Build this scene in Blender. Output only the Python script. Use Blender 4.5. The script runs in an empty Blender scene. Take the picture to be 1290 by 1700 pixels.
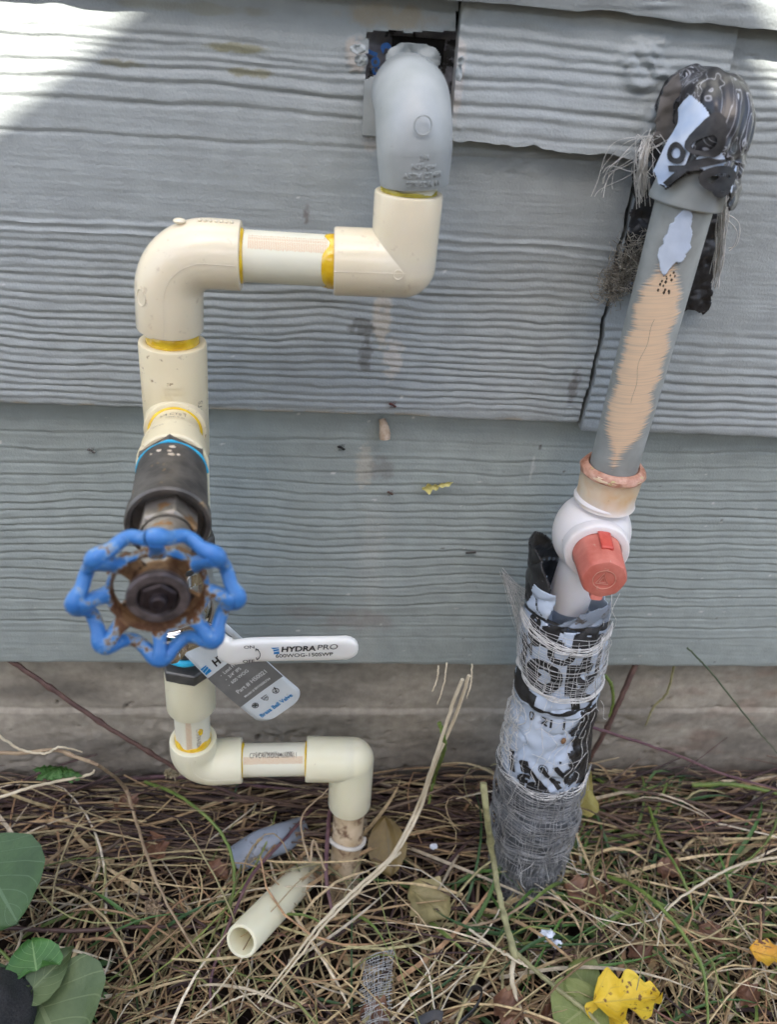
import bpy, math, random
import numpy as np
from mathutils import Vector, Matrix
from mathutils.noise import noise as mnoise
random.seed(7); RNG = np.random.default_rng(11)
S = bpy.context.scene
C = S.collection
R = math.radians

# ------------------------------------------------------------------ camera
F, CX, CY = 1277.0, 645.0, 850.0
CAM = np.array([0.0, -0.4005, 0.575])
PITCH, YAW, ROLL = R(34.13), R(6.228), R(-4.829)
def cam_rows():
    p, y, r = PITCH, YAW, ROLL
    fw0 = np.array([math.sin(y), math.cos(y), 0]); rt = np.array([math.cos(y), -math.sin(y), 0]); up = np.array([0, 0, 1.0])
    fw = fw0*math.cos(p) - up*math.sin(p); dn = -(up*math.cos(p) + fw0*math.sin(p))
    return np.array([rt*math.cos(r) + dn*math.sin(r), -rt*math.sin(r) + dn*math.cos(r), fw])
CR = cam_rows()
cd = bpy.data.cameras.new('camera'); cam = bpy.data.objects.new('camera', cd); C.objects.link(cam)
M = Matrix.Identity(4)
for i in range(3):
    M[i][0] = CR[0][i]; M[i][1] = -CR[1][i]; M[i][2] = -CR[2][i]; M[i][3] = CAM[i]
cam.matrix_world = M
cd.sensor_fit = 'VERTICAL'; cd.sensor_height = 34.6; cd.lens = 34.6*F/1700
cd.clip_start = 0.01; cd.clip_end = 200
cd.dof.use_dof = True; cd.dof.focus_distance = 0.425; cd.dof.aperture_fstop = 9.0
S.camera = cam

# ------------------------------------------------------------------ sky, sun, exposure
SUN_EL, SUN_AZ = R(52), R(188)          # azimuth measured from +Y (the wall) clockwise: the sun stands behind the camera
sundir = np.array([math.sin(SUN_AZ)*math.cos(SUN_EL), math.cos(SUN_AZ)*math.cos(SUN_EL), math.sin(SUN_EL)])
w = bpy.data.worlds.new("World"); S.world = w; w.use_nodes = True
nt = w.node_tree; bg = nt.nodes['Background']
sky = nt.nodes.new('ShaderNodeTexSky'); sky.sky_type = 'NISHITA'; sky.sun_disc = False
sky.sun_elevation = SUN_EL; sky.sun_rotation = SUN_AZ; sky.dust_density = 3.0; sky.air_density = 1.0
nt.links.new(sky.outputs[0], bg.inputs[0]); bg.inputs[1].default_value = 0.11
ld = bpy.data.lights.new('sun', 'SUN'); ld.energy = 4.4; ld.angle = R(0.5); ld.color = (1, .94, .84)
lo = bpy.data.objects.new('sun', ld); C.objects.link(lo)
lo.rotation_euler = Vector(sundir).to_track_quat('Z', 'Y').to_euler()
S.view_settings.view_transform = 'Standard'; S.view_settings.look = 'None'
S.view_settings.exposure = 2.12; S.view_settings.gamma = 1
S.cycles.max_bounces = 8

# ------------------------------------------------------------------ measuring helpers: a point on a real plane of the place
def ray(px, py):
    return CR.T @ np.array([(px-CX)/F, (py-CY)/F, 1.0])
def at(px, py, yd=0.0):                 # yd metres in front of the siding
    d = ray(px, py); return CAM + d*((-yd - CAM[1])/d[1])
def gz(px, py, z=0.01):                 # on the level z
    d = ray(px, py); return CAM + d*((z - CAM[2])/d[2])

# ------------------------------------------------------------------ noise
_perm = RNG.random((64, 512))
def lat(ix, iz, seed):
    h = (ix.astype(np.int64)*73856093) ^ (iz.astype(np.int64)*19349663) ^ (seed*83492791)
    h = (h ^ (h >> 13))*1274126177; h = h & 0x7fffffff
    h = (h ^ (h >> 15)) % 100003
    return h/100003.0
def vn(x, z, seed=0):
    ix = np.floor(x); iz = np.floor(z); fx = x-ix; fz = z-iz
    fx = fx*fx*(3-2*fx); fz = fz*fz*(3-2*fz)
    a = lat(ix, iz, seed); b = lat(ix+1, iz, seed); c = lat(ix, iz+1, seed); d = lat(ix+1, iz+1, seed)
    return (a*(1-fx)+b*fx)*(1-fz) + (c*(1-fx)+d*fx)*fz
def fbm(x, z, seed=0, o=3):
    s = 0; a = .5; t = 0
    for k in range(o):
        s = s + a*vn(x*2**k, z*2**k, seed+k*7); t += a; a *= .5
    return s/t                           # 0..1

# ------------------------------------------------------------------ mesh builder
def norm(v):
    v = np.asarray(v, float); return v/max(np.linalg.norm(v), 1e-12)
class MB:
    def __init__(s): s.v = []; s.f = []; s.uv = []; s.mi = []; s.cm = 0
    def add(s, v, f, uv=None):
        o = len(s.v); s.v += [tuple(map(float, p)) for p in v]; s.f += [tuple(o+i for i in q) for q in f]
        s.mi += [s.cm]*len(f)
        s.uv += (list(uv) if uv is not None else [(p[0], p[2]) for p in v])
        return o
    def tube(s, pts, rad, seg=32, cap=(False, False), fn=None, hint=None, arc=None):
        pts = [np.asarray(p, float) for p in pts]; n = len(pts)
        rad = list(rad) if hasattr(rad, '__len__') else [rad]*n
        T = []
        for i in range(n):
            a = pts[max(i-1, 0)]; b = pts[min(i+1, n-1)]; d = b-a
            k = 1
            while np.linalg.norm(d) < 1e-7 and k < n: 
                k += 1; a = pts[max(i-k, 0)]; b = pts[min(i+k, n-1)]; d = b-a
            T.append(norm(d))
        h = np.asarray(hint if hint is not None else ((0, 0, 1) if abs(T[0][2]) < .9 else (0, -1, 0)), float)
        U = norm(h - T[0]*h.dot(T[0])); V = []; uv = []; L = 0
        a0, a1 = arc if arc else (0, 2*math.pi)
        closed = arc is None
        m = seg if closed else seg+1
        for i in range(n):
            U = norm(U - T[i]*U.dot(T[i])); W = np.cross(T[i], U)
            if i: L += np.linalg.norm(pts[i]-pts[i-1])
            for k in range(m):
                a = a0+(a1-a0)*k/seg
                r = rad[i]*(fn(a, L, i) if fn else 1)
                V.append(pts[i] + (U*math.cos(a)+W*math.sin(a))*r); uv.append((a/(2*math.pi), L))
        Fc = []
        for i in range(n-1):
            for k in range(seg):
                k2 = (k+1) % m if closed else k+1
                Fc.append((i*m+k, i*m+k2, (i+1)*m+k2, (i+1)*m+k))
        if closed and cap[0]: Fc.append(tuple(range(m-1, -1, -1)))
        if closed and cap[1]: Fc.append(tuple((n-1)*m+k for k in range(m)))
        s.add(V, Fc, uv)
    def lathe(s, p0, ax, prof, seg=40, fn=None, hint=None, cap=(False, False)):   # prof: (distance along axis, radius)
        p0 = np.asarray(p0, float); ax = norm(ax)
        h = np.asarray(hint if hint is not None else ((0, 0, 1) if abs(ax[2]) < .9 else (0, -1, 0)), float)
        U = norm(h-ax*h.dot(ax)); W = np.cross(ax, U); V = []; uv = []
        for i, (d, r) in enumerate(prof):
            for k in range(seg):
                a = 2*math.pi*k/seg; rr = r*(fn(a, d, i) if fn else 1)
                V.append(p0+ax*d+(U*math.cos(a)+W*math.sin(a))*rr); uv.append((k/seg, d))
        n = len(prof); Fc = [(i*seg+k, i*seg+(k+1) % seg, (i+1)*seg+(k+1) % seg, (i+1)*seg+k) for i in range(n-1) for k in range(seg)]
        if cap[0]: Fc.append(tuple(range(seg-1, -1, -1)))
        if cap[1]: Fc.append(tuple((n-1)*seg+k for k in range(seg)))
        s.add(V, Fc, uv)
    def sphere(s, c, r, seg=32, rings=16, sc=(1, 1, 1), fn=None):
        V = []; Fc = []
        for i in range(rings+1):
            t = math.pi*i/rings
            for k in range(seg):
                a = 2*math.pi*k/seg; d = np.array([math.sin(t)*math.cos(a), math.sin(t)*math.sin(a), math.cos(t)])
                V.append(np.asarray(c)+d*np.asarray(sc)*r*(fn(d) if fn else 1))
        for i in range(rings):
            for k in range(seg):
                Fc.append((i*seg+k, (i+1)*seg+k, (i+1)*seg+(k+1) % seg, i*seg+(k+1) % seg))
        s.add(V, Fc)
    def box(s, c, size, B=None):
        hx, hy, hz = [q/2 for q in size]; B = np.eye(3) if B is None else B
        V = [np.asarray(c)+B @ np.array([x*hx, y*hy, z*hz]) for x in (-1, 1) for y in (-1, 1) for z in (-1, 1)]
        s.add(V, [(0, 1, 3, 2), (4, 6, 7, 5), (0, 4, 5, 1), (2, 3, 7, 6), (0, 2, 6, 4), (1, 5, 7, 3)])
    def build(s, name, mat, parent=None, sharp=35, solid=0, bev=0, sub=0, **kw):
        me = bpy.data.meshes.new(name); V = np.array(s.v)
        loc = np.zeros(3)
        if parent is None:
            loc = np.array([(V[:, 0].min()+V[:, 0].max())/2, (V[:, 1].min()+V[:, 1].max())/2, V[:, 2].min()]); V = V-loc
        me.from_pydata(V.tolist(), [], s.f)
        uvl = me.uv_layers.new(name='UVMap'); li = np.zeros(len(me.loops), dtype=np.int32); me.loops.foreach_get('vertex_index', li)
        uvl.data.foreach_set('uv', np.array(s.uv, dtype=np.float32)[li].ravel())
        for m in (mat if isinstance(mat, (list, tuple)) else [mat]): me.materials.append(m)
        if s.cm or any(s.mi): me.polygons.foreach_set('material_index', np.array(s.mi, dtype=np.int32))
        me.polygons.foreach_set('use_smooth', np.ones(len(s.f), dtype=bool))
        me.update(); me.set_sharp_from_angle(angle=R(sharp))
        o = bpy.data.objects.new(name, me); C.objects.link(o); o.location = loc
        if parent is not None:
            o.parent = parent
            if parent.type == 'EMPTY': o.location = -parent.location
        if bev:
            b = o.modifiers.new('b', 'BEVEL'); b.width = bev; b.segments = 2; b.limit_method = 'ANGLE'; b.angle_limit = R(40)
        if solid:
            m = o.modifiers.new('s', 'SOLIDIFY'); m.thickness = solid; m.offset = 0
        if sub:
            m = o.modifiers.new('d', 'SUBSURF'); m.levels = m.render_levels = sub
        for k, v in kw.items(): o[k] = v
        return o
def fastmesh(name, V, Fq, mat, parent=None, col=None, kw=None, sharp=None, loc=(0, 0, 0)):
    me = bpy.data.meshes.new(name); nv = len(V); nf = len(Fq)
    me.vertices.add(nv); me.vertices.foreach_set('co', (np.asarray(V)-np.array(loc)).astype(np.float32).ravel())
    me.loops.add(nf*4); me.loops.foreach_set('vertex_index', np.asarray(Fq, dtype=np.int32).ravel())
    me.polygons.add(nf); me.polygons.foreach_set('loop_start', np.arange(0, nf*4, 4, dtype=np.int32))
    me.polygons.foreach_set('loop_total', np.full(nf, 4, dtype=np.int32))
    me.polygons.foreach_set('use_smooth', np.ones(nf, dtype=bool))
    me.update(calc_edges=True)
    if sharp: me.set_sharp_from_angle(angle=R(sharp))
    if col is not None:
        a = me.color_attributes.new('Col', 'FLOAT_COLOR', 'POINT')
        a.data.foreach_set('color', np.concatenate([col, np.ones((nv, 1))], 1).astype(np.float32).ravel())
    me.materials.append(mat); o = bpy.data.objects.new(name, me); C.objects.link(o); o.location = loc
    if parent is not None:
        o.parent = parent
        if parent.type == 'EMPTY': o.location = -parent.location
    for k, v in (kw or {}).items(): o[k] = v
    return o
def thing(name, loc, **kw):
    o = bpy.data.objects.new(name, None); C.objects.link(o); o.location = loc; o.empty_display_size = .02
    for k, v in kw.items(): o[k] = v
    return o
def strands(P, rad, sides=4):           # P (N,K,3), rad (N,K)
    N, K, _ = P.shape
    T = np.gradient(P, axis=1); T /= np.maximum(np.linalg.norm(T, axis=2, keepdims=True), 1e-9)
    up = np.array([.13, .21, .97]); Sd = np.cross(T, up); Sd /= np.maximum(np.linalg.norm(Sd, axis=2, keepdims=True), 1e-6)
    U = np.cross(Sd, T); a = np.arange(sides)*2*np.pi/sides
    V = P[:, :, None, :] + rad[:, :, None, None]*(Sd[:, :, None, :]*np.cos(a)[None, None, :, None]+U[:, :, None, :]*np.sin(a)[None, None, :, None])
    idx = np.arange(N*K*sides).reshape(N, K, sides); nx = np.roll(idx, -1, axis=2)
    Fq = np.stack([idx[:, :-1], nx[:, :-1], nx[:, 1:], idx[:, 1:]], -1).reshape(-1, 4)
    return V.reshape(-1, 3), Fq
def resample(pts, n):
    pts = np.array([np.asarray(p, float) for p in pts])
    P = np.vstack([2*pts[0]-pts[1], pts, 2*pts[-1]-pts[-2]]); out = []; m = len(pts)-1
    for q in np.linspace(0, m-1e-9, n):
        i = int(q); t = q-i; a, b, c, d = P[i], P[i+1], P[i+2], P[i+3]
        out.append(.5*((2*b)+(-a+c)*t+(2*a-5*b+4*c-d)*t*t+(-a+3*b-3*c+d)*t**3))
    return np.array(out)

# ------------------------------------------------------------------ materials
def nodes(m): m.use_nodes = True; return m.node_tree, m.node_tree.nodes, m.node_tree.links
def pmat(name, c1, c2=None, scale=60, rough=.5, bump=0.0, bscale=900, metal=0, coat=0, sss=0, dirt=None, dscale=200, dth=.62, dw=.05, coords='Object', spec=.5, stretch=(1, 1, 1), trans=0):
    m = bpy.data.materials.new(name); nt, N, L = nodes(m); b = N['Principled BSDF']
    tc = N.new('ShaderNodeTexCoord'); mp = N.new('ShaderNodeMapping'); L.new(tc.outputs[coords], mp.inputs[0]); mp.inputs['Scale'].default_value = stretch
    c2 = c2 or c1
    n = N.new('ShaderNodeTexNoise'); n.inputs['Scale'].default_value = scale; n.inputs['Detail'].default_value = 4; L.new(mp.outputs[0], n.inputs[0])
    r = N.new('ShaderNodeValToRGB'); L.new(n.outputs[0], r.inputs[0])
    r.color_ramp.elements[0].position = .35; r.color_ramp.elements[1].position = .65
    r.color_ramp.elements[0].color = (*c1, 1); r.color_ramp.elements[1].color = (*c2, 1)
    out = r.outputs[0]
    if dirt:
        n2 = N.new('ShaderNodeTexNoise'); n2.inputs['Scale'].default_value = dscale; n2.inputs['Detail'].default_value = 5; n2.inputs['Roughness'].default_value = .6; L.new(mp.outputs[0], n2.inputs[0])
        mr = N.new('ShaderNodeMapRange'); mr.inputs[1].default_value = dth; mr.inputs[2].default_value = dth+dw; L.new(n2.outputs[0], mr.inputs[0])
        mx = N.new('ShaderNodeMix'); mx.data_type = 'RGBA'; L.new(mr.outputs[0], mx.inputs[0]); L.new(out, mx.inputs[6]); mx.inputs[7].default_value = (*dirt, 1); out = mx.outputs[2]
    L.new(out, b.inputs['Base Color'])
    b.inputs['Roughness'].default_value = rough; b.inputs['Metallic'].default_value = metal; b.inputs['Coat Weight'].default_value = coat; b.inputs['Coat Roughness'].default_value = .15
    b.inputs['Specular IOR Level'].default_value = spec
    if trans:
        b.inputs['Transmission Weight'].default_value = trans
    if sss: b.inputs['Subsurface Weight'].default_value = sss; b.inputs['Subsurface Scale'].default_value = .004; b.inputs['Subsurface Radius'].default_value = (1, .7, .4)
    if bump:
        n3 = N.new('ShaderNodeTexNoise'); n3.inputs['Scale'].default_value = bscale; n3.inputs['Detail'].default_value = 3; L.new(mp.outputs[0], n3.inputs[0])
        bp = N.new('ShaderNodeBump'); bp.inputs['Strength'].default_value = bump; bp.inputs['Distance'].default_value = .0006; L.new(n3.outputs[0], bp.inputs['Height']); L.new(bp.outputs[0], b.inputs['Normal'])
    return m
def vcmat(name, rough=.6, bump=.3, bscale=900, var=.25, vscale=500, spec=.4, attr='Col', trans=0):
    m = bpy.data.materials.new(name); nt, N, L = nodes(m); b = N['Principled BSDF']
    a = N.new('ShaderNodeAttribute'); a.attribute_name = attr; tc = N.new('ShaderNodeTexCoord')
    n = N.new('ShaderNodeTexNoise'); n.inputs['Scale'].default_value = vscale; n.inputs['Detail'].default_value = 4; L.new(tc.outputs['Object'], n.inputs[0])
    mr = N.new('ShaderNodeMapRange'); mr.inputs[1].default_value = .3; mr.inputs[2].default_value = .7; mr.inputs[3].default_value = 1-var; mr.inputs[4].default_value = 1+var; L.new(n.outputs[0], mr.inputs[0])
    mx = N.new('ShaderNodeVectorMath'); mx.operation = 'MULTIPLY'; L.new(a.outputs['Color'], mx.inputs[0]); L.new(mr.outputs[0], mx.inputs[1]); L.new(mx.outputs[0], b.inputs['Base Color'])
    b.inputs['Roughness'].default_value = rough; b.inputs['Specular IOR Level'].default_value = spec
    if bump:
        n3 = N.new('ShaderNodeTexNoise'); n3.inputs['Scale'].default_value = bscale; n3.inputs['Detail'].default_value = 4; L.new(tc.outputs['Object'], n3.inputs[0])
        bp = N.new('ShaderNodeBump'); bp.inputs['Strength'].default_value = bump; bp.inputs['Distance'].default_value = .0006; L.new(n3.outputs[0], bp.inputs['Height']); L.new(bp.outputs[0], b.inputs['Normal'])
    return m
M_side = vcmat('siding_paint', rough=.5, bump=.45, bscale=800, var=.07, vscale=70, spec=.35)
M_conc = vcmat('concrete', rough=.9, bump=.5, bscale=600, var=.16, vscale=130, spec=.2)
M_straw = vcmat('straw', rough=.7, bump=0, var=.3, vscale=260, spec=.3)
M_soil = pmat('soil', (.014, .010, .008), (.04, .028, .02), scale=70, rough=.95, bump=1, bscale=300, spec=.1)
M_cream = pmat('cream_plastic', (.80, .70, .50), (.84, .75, .56), scale=25, rough=.27, bump=.10, bscale=420, coat=.3, sss=.15, dirt=(.66, .56, .40), dscale=200, dth=.62, dw=.10)
M_cream2 = pmat('old_cream_plastic', (.74, .64, .42), (.80, .71, .49), scale=30, rough=.42, bump=.12, bscale=500, sss=.1, dirt=(.35, .26, .15), dscale=240, dth=.63, dw=.05)
M_cream3 = pmat('pale_cream_plastic', (.78, .74, .52), (.82, .78, .58), scale=30, rough=.36, bump=.06, bscale=500, sss=.15, dirt=(.5, .42, .28), dscale=220, dth=.69, dw=.05)
M_pipe = pmat('pale_pipe_plastic', (.78, .76, .60), (.82, .79, .64), scale=25, rough=.35, bump=.05, bscale=500, sss=.12, dirt=(.55, .48, .35), dscale=190, dth=.69)
M_glue = pmat('yellow_cement', (.70, .42, .01), (.86, .60, .03), scale=180, rough=.2, bump=.3, bscale=400, coat=.6)
M_greyfit = pmat('grey_painted_plastic', (.31, .335, .325), (.40, .425, .42), scale=50, rough=.38, bump=.1, bscale=500, dirt=(.16, .15, .13), dscale=200, dth=.68)
M_print = pmat('peach_print', (.68, .46, .27), rough=.6)
M_ink = pmat('black_ink', (.010, .010, .011), (.025, .024, .023), scale=400, rough=.5)
M_inkp = pmat('worn_pipe_ink', (.16, .13, .10), (.34, .28, .2), scale=500, rough=.6)
M_brass = pmat('aged_gunmetal', (.085, .078, .072), (.17, .155, .14), scale=110, rough=.48, metal=.6, bump=.4, bscale=500, dirt=(.30, .21, .12), dscale=150, dth=.64)
M_brass2 = pmat('light_worn_metal', (.24, .215, .18), (.36, .32, .28), scale=140, rough=.45, metal=.7, bump=.4, bscale=500, dirt=(.33, .19, .09), dscale=120, dth=.58)
M_hexgrey = pmat('grey_hex_metal', (.10, .10, .095), (.17, .165, .155), scale=90, rough=.42, metal=.5, bump=.2)
M_bronze = pmat('brown_brass', (.20, .12, .055), (.34, .22, .10), scale=120, rough=.35, metal=.9, bump=.3, bscale=400)
M_chrome = pmat('polished_chrome', (.72, .73, .74), (.8, .8, .8), rough=.07, metal=1)
M_cyan = pmat('cyan_sealant', (.02, .35, .60), (.04, .5, .75), scale=200, rough=.3)
M_white = pmat('white_vinyl', (.80, .79, .73), (.84, .83, .78), scale=60, rough=.3, sss=.1, dirt=(.45, .3, .2), dscale=320, dth=.72)
M_blue_ink = pmat('blue_ink', (.02, .20, .48), rough=.4)
M_navy = pmat('navy_ink', (.01, .09, .25), rough=.4)
M_tagw = pmat('white_card', (.68, .74, .76), (.74, .79, .80), scale=80, rough=.28, dirt=(.6, .6, .55), dscale=200, dth=.66)
M_tagg = pmat('grey_card_ink', (.16, .16, .155), (.20, .20, .19), scale=100, rough=.35)
M_tagt = pmat('white_card_ink', (.75, .76, .74), rough=.4)
M_black = pmat('black_membrane', (.012, .012, .013), (.03, .03, .031), scale=150, rough=.35, bump=.6, bscale=250, dirt=(.12, .12, .12), dscale=300, dth=.66)
M_fibre = pmat('white_fibre', (.55, .54, .50), (.72, .71, .68), scale=200, rough=.7)
M_net = pmat('grey_net_fibre', (.40, .40, .38), (.62, .62, .60), scale=90, rough=.7)
M_netd = pmat('dusty_net_fibre', (.20, .20, .195), (.38, .38, .37), scale=90, rough=.8)
M_sheath = pmat('dark_sheathing', (.08, .075, .07), (.15, .145, .14), scale=60, rough=.8, bump=.5, bscale=200)
M_red = pmat('faded_red_plastic', (.54, .135, .095), (.64, .21, .155), scale=90, rough=.55, bump=.25, bscale=600, dirt=(.60, .32, .24), dscale=200, dth=.66)
M_red2 = pmat('bright_red_plastic', (.56, .07, .05), (.64, .10, .07), scale=150, rough=.35, bump=.3)
M_whitefit = pmat('white_fitting', (.80, .76, .73), (.84, .80, .78), scale=40, rough=.32, sss=.15, dirt=(.45, .38, .28), dscale=110, dth=.68)
M_amber = pmat('amber_stained_plastic', (.76, .50, .24), (.82, .68, .50), scale=70, rough=.3, coat=.3, sss=.15, dirt=(.24, .15, .08), dscale=180, dth=.66)
M_rustrim = pmat('rusty_cement_rim', (.40, .17, .10), (.60, .36, .26), scale=250, rough=.4, bump=.5, bscale=500, dirt=(.5, .45, .2), dscale=160, dth=.62)
M_fluff = pmat('dusty_fluff', (.15, .13, .10), (.40, .37, .30), scale=200, rough=.95)
M_skygrey = pmat('blue_grey_plastic', (.20, .23, .27), (.28, .32, .37), scale=30, rough=.3, dirt=(.1, .09, .08), dscale=120, dth=.58)

# ================================================================== THE SETTING
# soil: one sheet to the horizon, finely lumped in front of the wall
def soil_h(x, y): return (fbm(x/.05, y/.05, 3, 4)-.5)*.018 + (fbm(x/.4, y/.4, 9, 2)-.5)*.01
gx = np.concatenate([[-40, -12, -4, -1.5], np.linspace(-.7, .95, 260), [1.8, 4, 12, 40]]); gy = np.concatenate([[-40, -12, -4, -1.6], np.linspace(-.7, .05, 130), [.3, 3, 12, 40]])
X, Y = np.meshgrid(gx, gy); Z = soil_h(X, Y)
i = np.arange(X.size).reshape(X.shape)
fastmesh('ground', np.stack([X, Y, Z], -1).reshape(-1, 3), np.stack([i[:-1, :-1], i[:-1, 1:], i[1:, 1:], i[1:, :-1]], -1).reshape(-1, 4), M_soil, kw=dict(kind='structure'))

# ------------------------------------------------------------------ the clapboard wall
wall = thing('clapboard_wall', (0.1, .02, .17), label='blue-grey painted lap siding wall with wavy wood grain above the concrete base', category='wall')
zM = .575; zL1 = .575-.0; 
Z1, Z2, Z3 = .575-.0023, .575-.2053, .575-.4083      # butt edges of the three boards (from the camera fit)
def pz(px, py): return at(px, py, 0)[2]
def hgrid(x0, x1, z0, z1, dx, dz):
    xs = np.linspace(x0, x1, int((x1-x0)/dx)+1); zs = np.linspace(z0, z1, int((z1-z0)/dz)+1)
    return np.meshgrid(xs, zs)
def grain(X, Z, lines, seed, z0, z1):
    """raised cedar grain: each line a wavering groove with its own depth along the board"""
    H = np.zeros_like(X)
    warp = (fbm(X/.11, Z/.06, seed, 2)-.5)*.0075 + (fbm(X/.03, Z/.025, seed+5, 2)-.5)*.0022
    for k, (zz, amp, wd) in enumerate(lines):
        off = warp + (vn(X/.05, X*0+k*3.3, seed+k)-.5)*.0012 + (fbm(X/.012, X*0+k*1.7, seed+50+k, 3)-.5)*.0013
        wd = wd*.85; d = Z-zz-off; am = amp*(.25+1.05*fbm(X/.07, X*0+k*5.1, seed+100+k, 3))
        H -= am*np.exp(-(d/wd)**2)
        H += am*.55*np.exp(-((d-wd*1.9)/(wd*1.5))**2)
    return H
def board(x0, x1, zb, zt, yb, yt, lines, seed, mask=None, dx=.0014, dz=.0007, col=None, extra=None, thick=.0115, label=None, edgewob=.0008, x0f=None, x1f=None, zbf=None):
    X, Z = hgrid(x0, x1, zb, zt, dx, dz)
    if zbf is not None: v = (Z-zb)/(zt-zb); zz = zbf(X); Z = zz+(zt-zz)*v
    if x0f is not None: u = (X-x0)/(x1-x0); aa = x0f(Z); X = aa+(x1-aa)*u
    if x1f is not None: u = (X-x0)/(x1-x0); bb = x1f(Z); X = x0+(bb-x0)*u
    t = (Z-zb)/(zt-zb); Y = yb+(yt-yb)*t
    Hh = grain(X, Z, lines, seed, zb, zt)*.00066+(fbm(X/.035, Z/.0013, seed+22, 3)-.5)*.00042 + (fbm(X/.012, Z/.010, seed+20, 3)-.5)*.0007 + (fbm(X/.15, Z/.08, seed+33, 2)-.5)*.0012
    if extra is not None: Hh = Hh + extra(X, Z)
    Y = Y-Hh
    Zo = Z + (1-np.clip(t*40, 0, 1))*(fbm(X/.02, X*0, seed+40, 3)-.5)*edgewob*2
    Y = Y + np.exp(-(Z-zb)/.0012)*.0008
    b = np.array([.315, .345, .345]); 
    c = b*(1+(fbm(X/.14, Z/.1, seed+60, 2)-.5)[..., None]*.14)
    c = c*(1-.10*np.clip(-grain(X, Z, lines, seed, zb, zt)-.2, 0, 1))[..., None]
    if col is not None: c = col(X, Z, c)
    ny, nx = X.shape; idx = np.arange(X.size).reshape(ny, nx)
    keep = np.ones((ny-1, nx-1), bool)
    if mask is not None:
        xc = (X[:-1, :-1]+X[1:, 1:])/2; zc = (Z[:-1, :-1]+Z[1:, 1:])/2; keep = mask(xc, zc)
    Q = np.stack([idx[:-1, :-1], idx[:-1, 1:], idx[1:, 1:], idx[1:, :-1]], -1)[keep]
    E = np.concatenate([Q[:, [0, 1]], Q[:, [1, 2]], Q[:, [2, 3]], Q[:, [3, 0]]]); key = np.sort(E, 1); kk = key[:, 0].astype(np.int64)*X.size+key[:, 1]
    u, inv, cnt = np.unique(kk, return_inverse=True, return_counts=True); B = E[cnt[inv] == 1]
    bv = np.unique(B); n0 = X.size; mp = np.full(n0, -1); mp[bv] = n0+np.arange(len(bv))
    V = np.stack([X, Y, Zo], -1).reshape(-1, 3); back = V[bv]+np.array([0, thick, 0])
    V = np.concatenate([V, back]); cc = np.concatenate([c.reshape(-1, 3), c.reshape(-1, 3)[bv]*np.array([.9, .88, .85])])
    Q2 = np.stack([B[:, 1], B[:, 0], mp[B[:, 0]], mp[B[:, 1]]], -1)
    Qa = np.concatenate([Q, Q2]); used = np.unique(Qa); rm = np.full(len(V), -1); rm[used] = np.arange(len(used))
    kw = {}
    if label: kw['label'] = label
    return fastmesh('siding_board', V[used], rm[Qa], M_side, wall, col=cc[used], kw=kw, sharp=50)
def rows(px, ys, amp=1.0, wd=.0011):
    return [(pz(px, y), amp*(a if a else 1), wd) for y, a in ((q if isinstance(q, tuple) else (q, 0)) for q in ys)]
def tint(c, m, col): return c*(1-m[..., None])+np.array(col)*m[..., None]
def blob(X, Z, px, py, rx, rz, seed, th=.45, soft=.15, sc=.006):
    p = at(px, py, 0); g = np.exp(-((X-p[0])/rx)**2-((Z-p[2])/rz)**2)
    return np.clip((g*(.35+1.3*fbm(X/sc, Z/sc, seed, 4))-th)/soft, 0, 1)

# bottom board
LB = rows(640, [(748, .7), (775, .8), (797, .8), (815, .9), (831, 1), (845, 1), (858, 1), (870, 1), (882, 1.1), (893, 1.1), (904, 1.1), (915, 1.1), (926, 1.2), (937, 1.2), (949, 1.2), (963, 1.3), (978, 1.3), (993, 1.3), (1008, 1.2), (1026, 1.1), (1042, 1.0), (1058, .5)])
def colB(X, Z, c):
    c = c*np.array([.955, .99, .955])
    p = at(595, 790, 0); q = at(610, 940, 0)
    band = np.exp(-((X-q[0]-.003)/.009)**2)*np.clip((q[2]+.06-Z)/.03, 0, 1)*(.25+.75*fbm(X/.004, Z/.012, 71, 4))
    c = tint(c, np.clip(band*.42, 0, .6), (.45, .45, .41))
    c = tint(c, blob(X, Z, 606, 790, .0065, .017, 70, .35, .25, .002)*.7, (.46, .44, .38))
    c = tint(c, blob(X, Z, 632, 790, .012, .012, 72, .45, .35, .004)*.45, (.16, .15, .14))
    c = tint(c, blob(X, Z, 590, 1035, .03, .014, 73, .45, .4, .01)*.4, (.25, .20, .18))
    c = tint(c, blob(X, Z, 500, 1020, .02, .01, 74, .5, .4, .01)*.35, (.22, .19, .18))
    c = tint(c, blob(X, Z, 890, 790, .0012, .009, 75, .3, .3, .004)*.6, (.55, .56, .55))
    c = tint(c, np.clip((vn(X/.0042, Z/.0036, 76)*vn(X/.0035, Z/.003, 77)-.80)/.03, 0, 1)*.8, (.6, .6, .58))
    c = tint(c, np.clip((vn(X/.0044, Z/.0035, 78)*vn(X/.0035, Z/.003, 79)-.86)/.03, 0, 1)*.8, (.08, .07, .06))
    return c
XL, XR = -.62, .95
board(XL, XR, Z3, Z2+.022, 0, .0130, LB, 11, col=colB)

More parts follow.
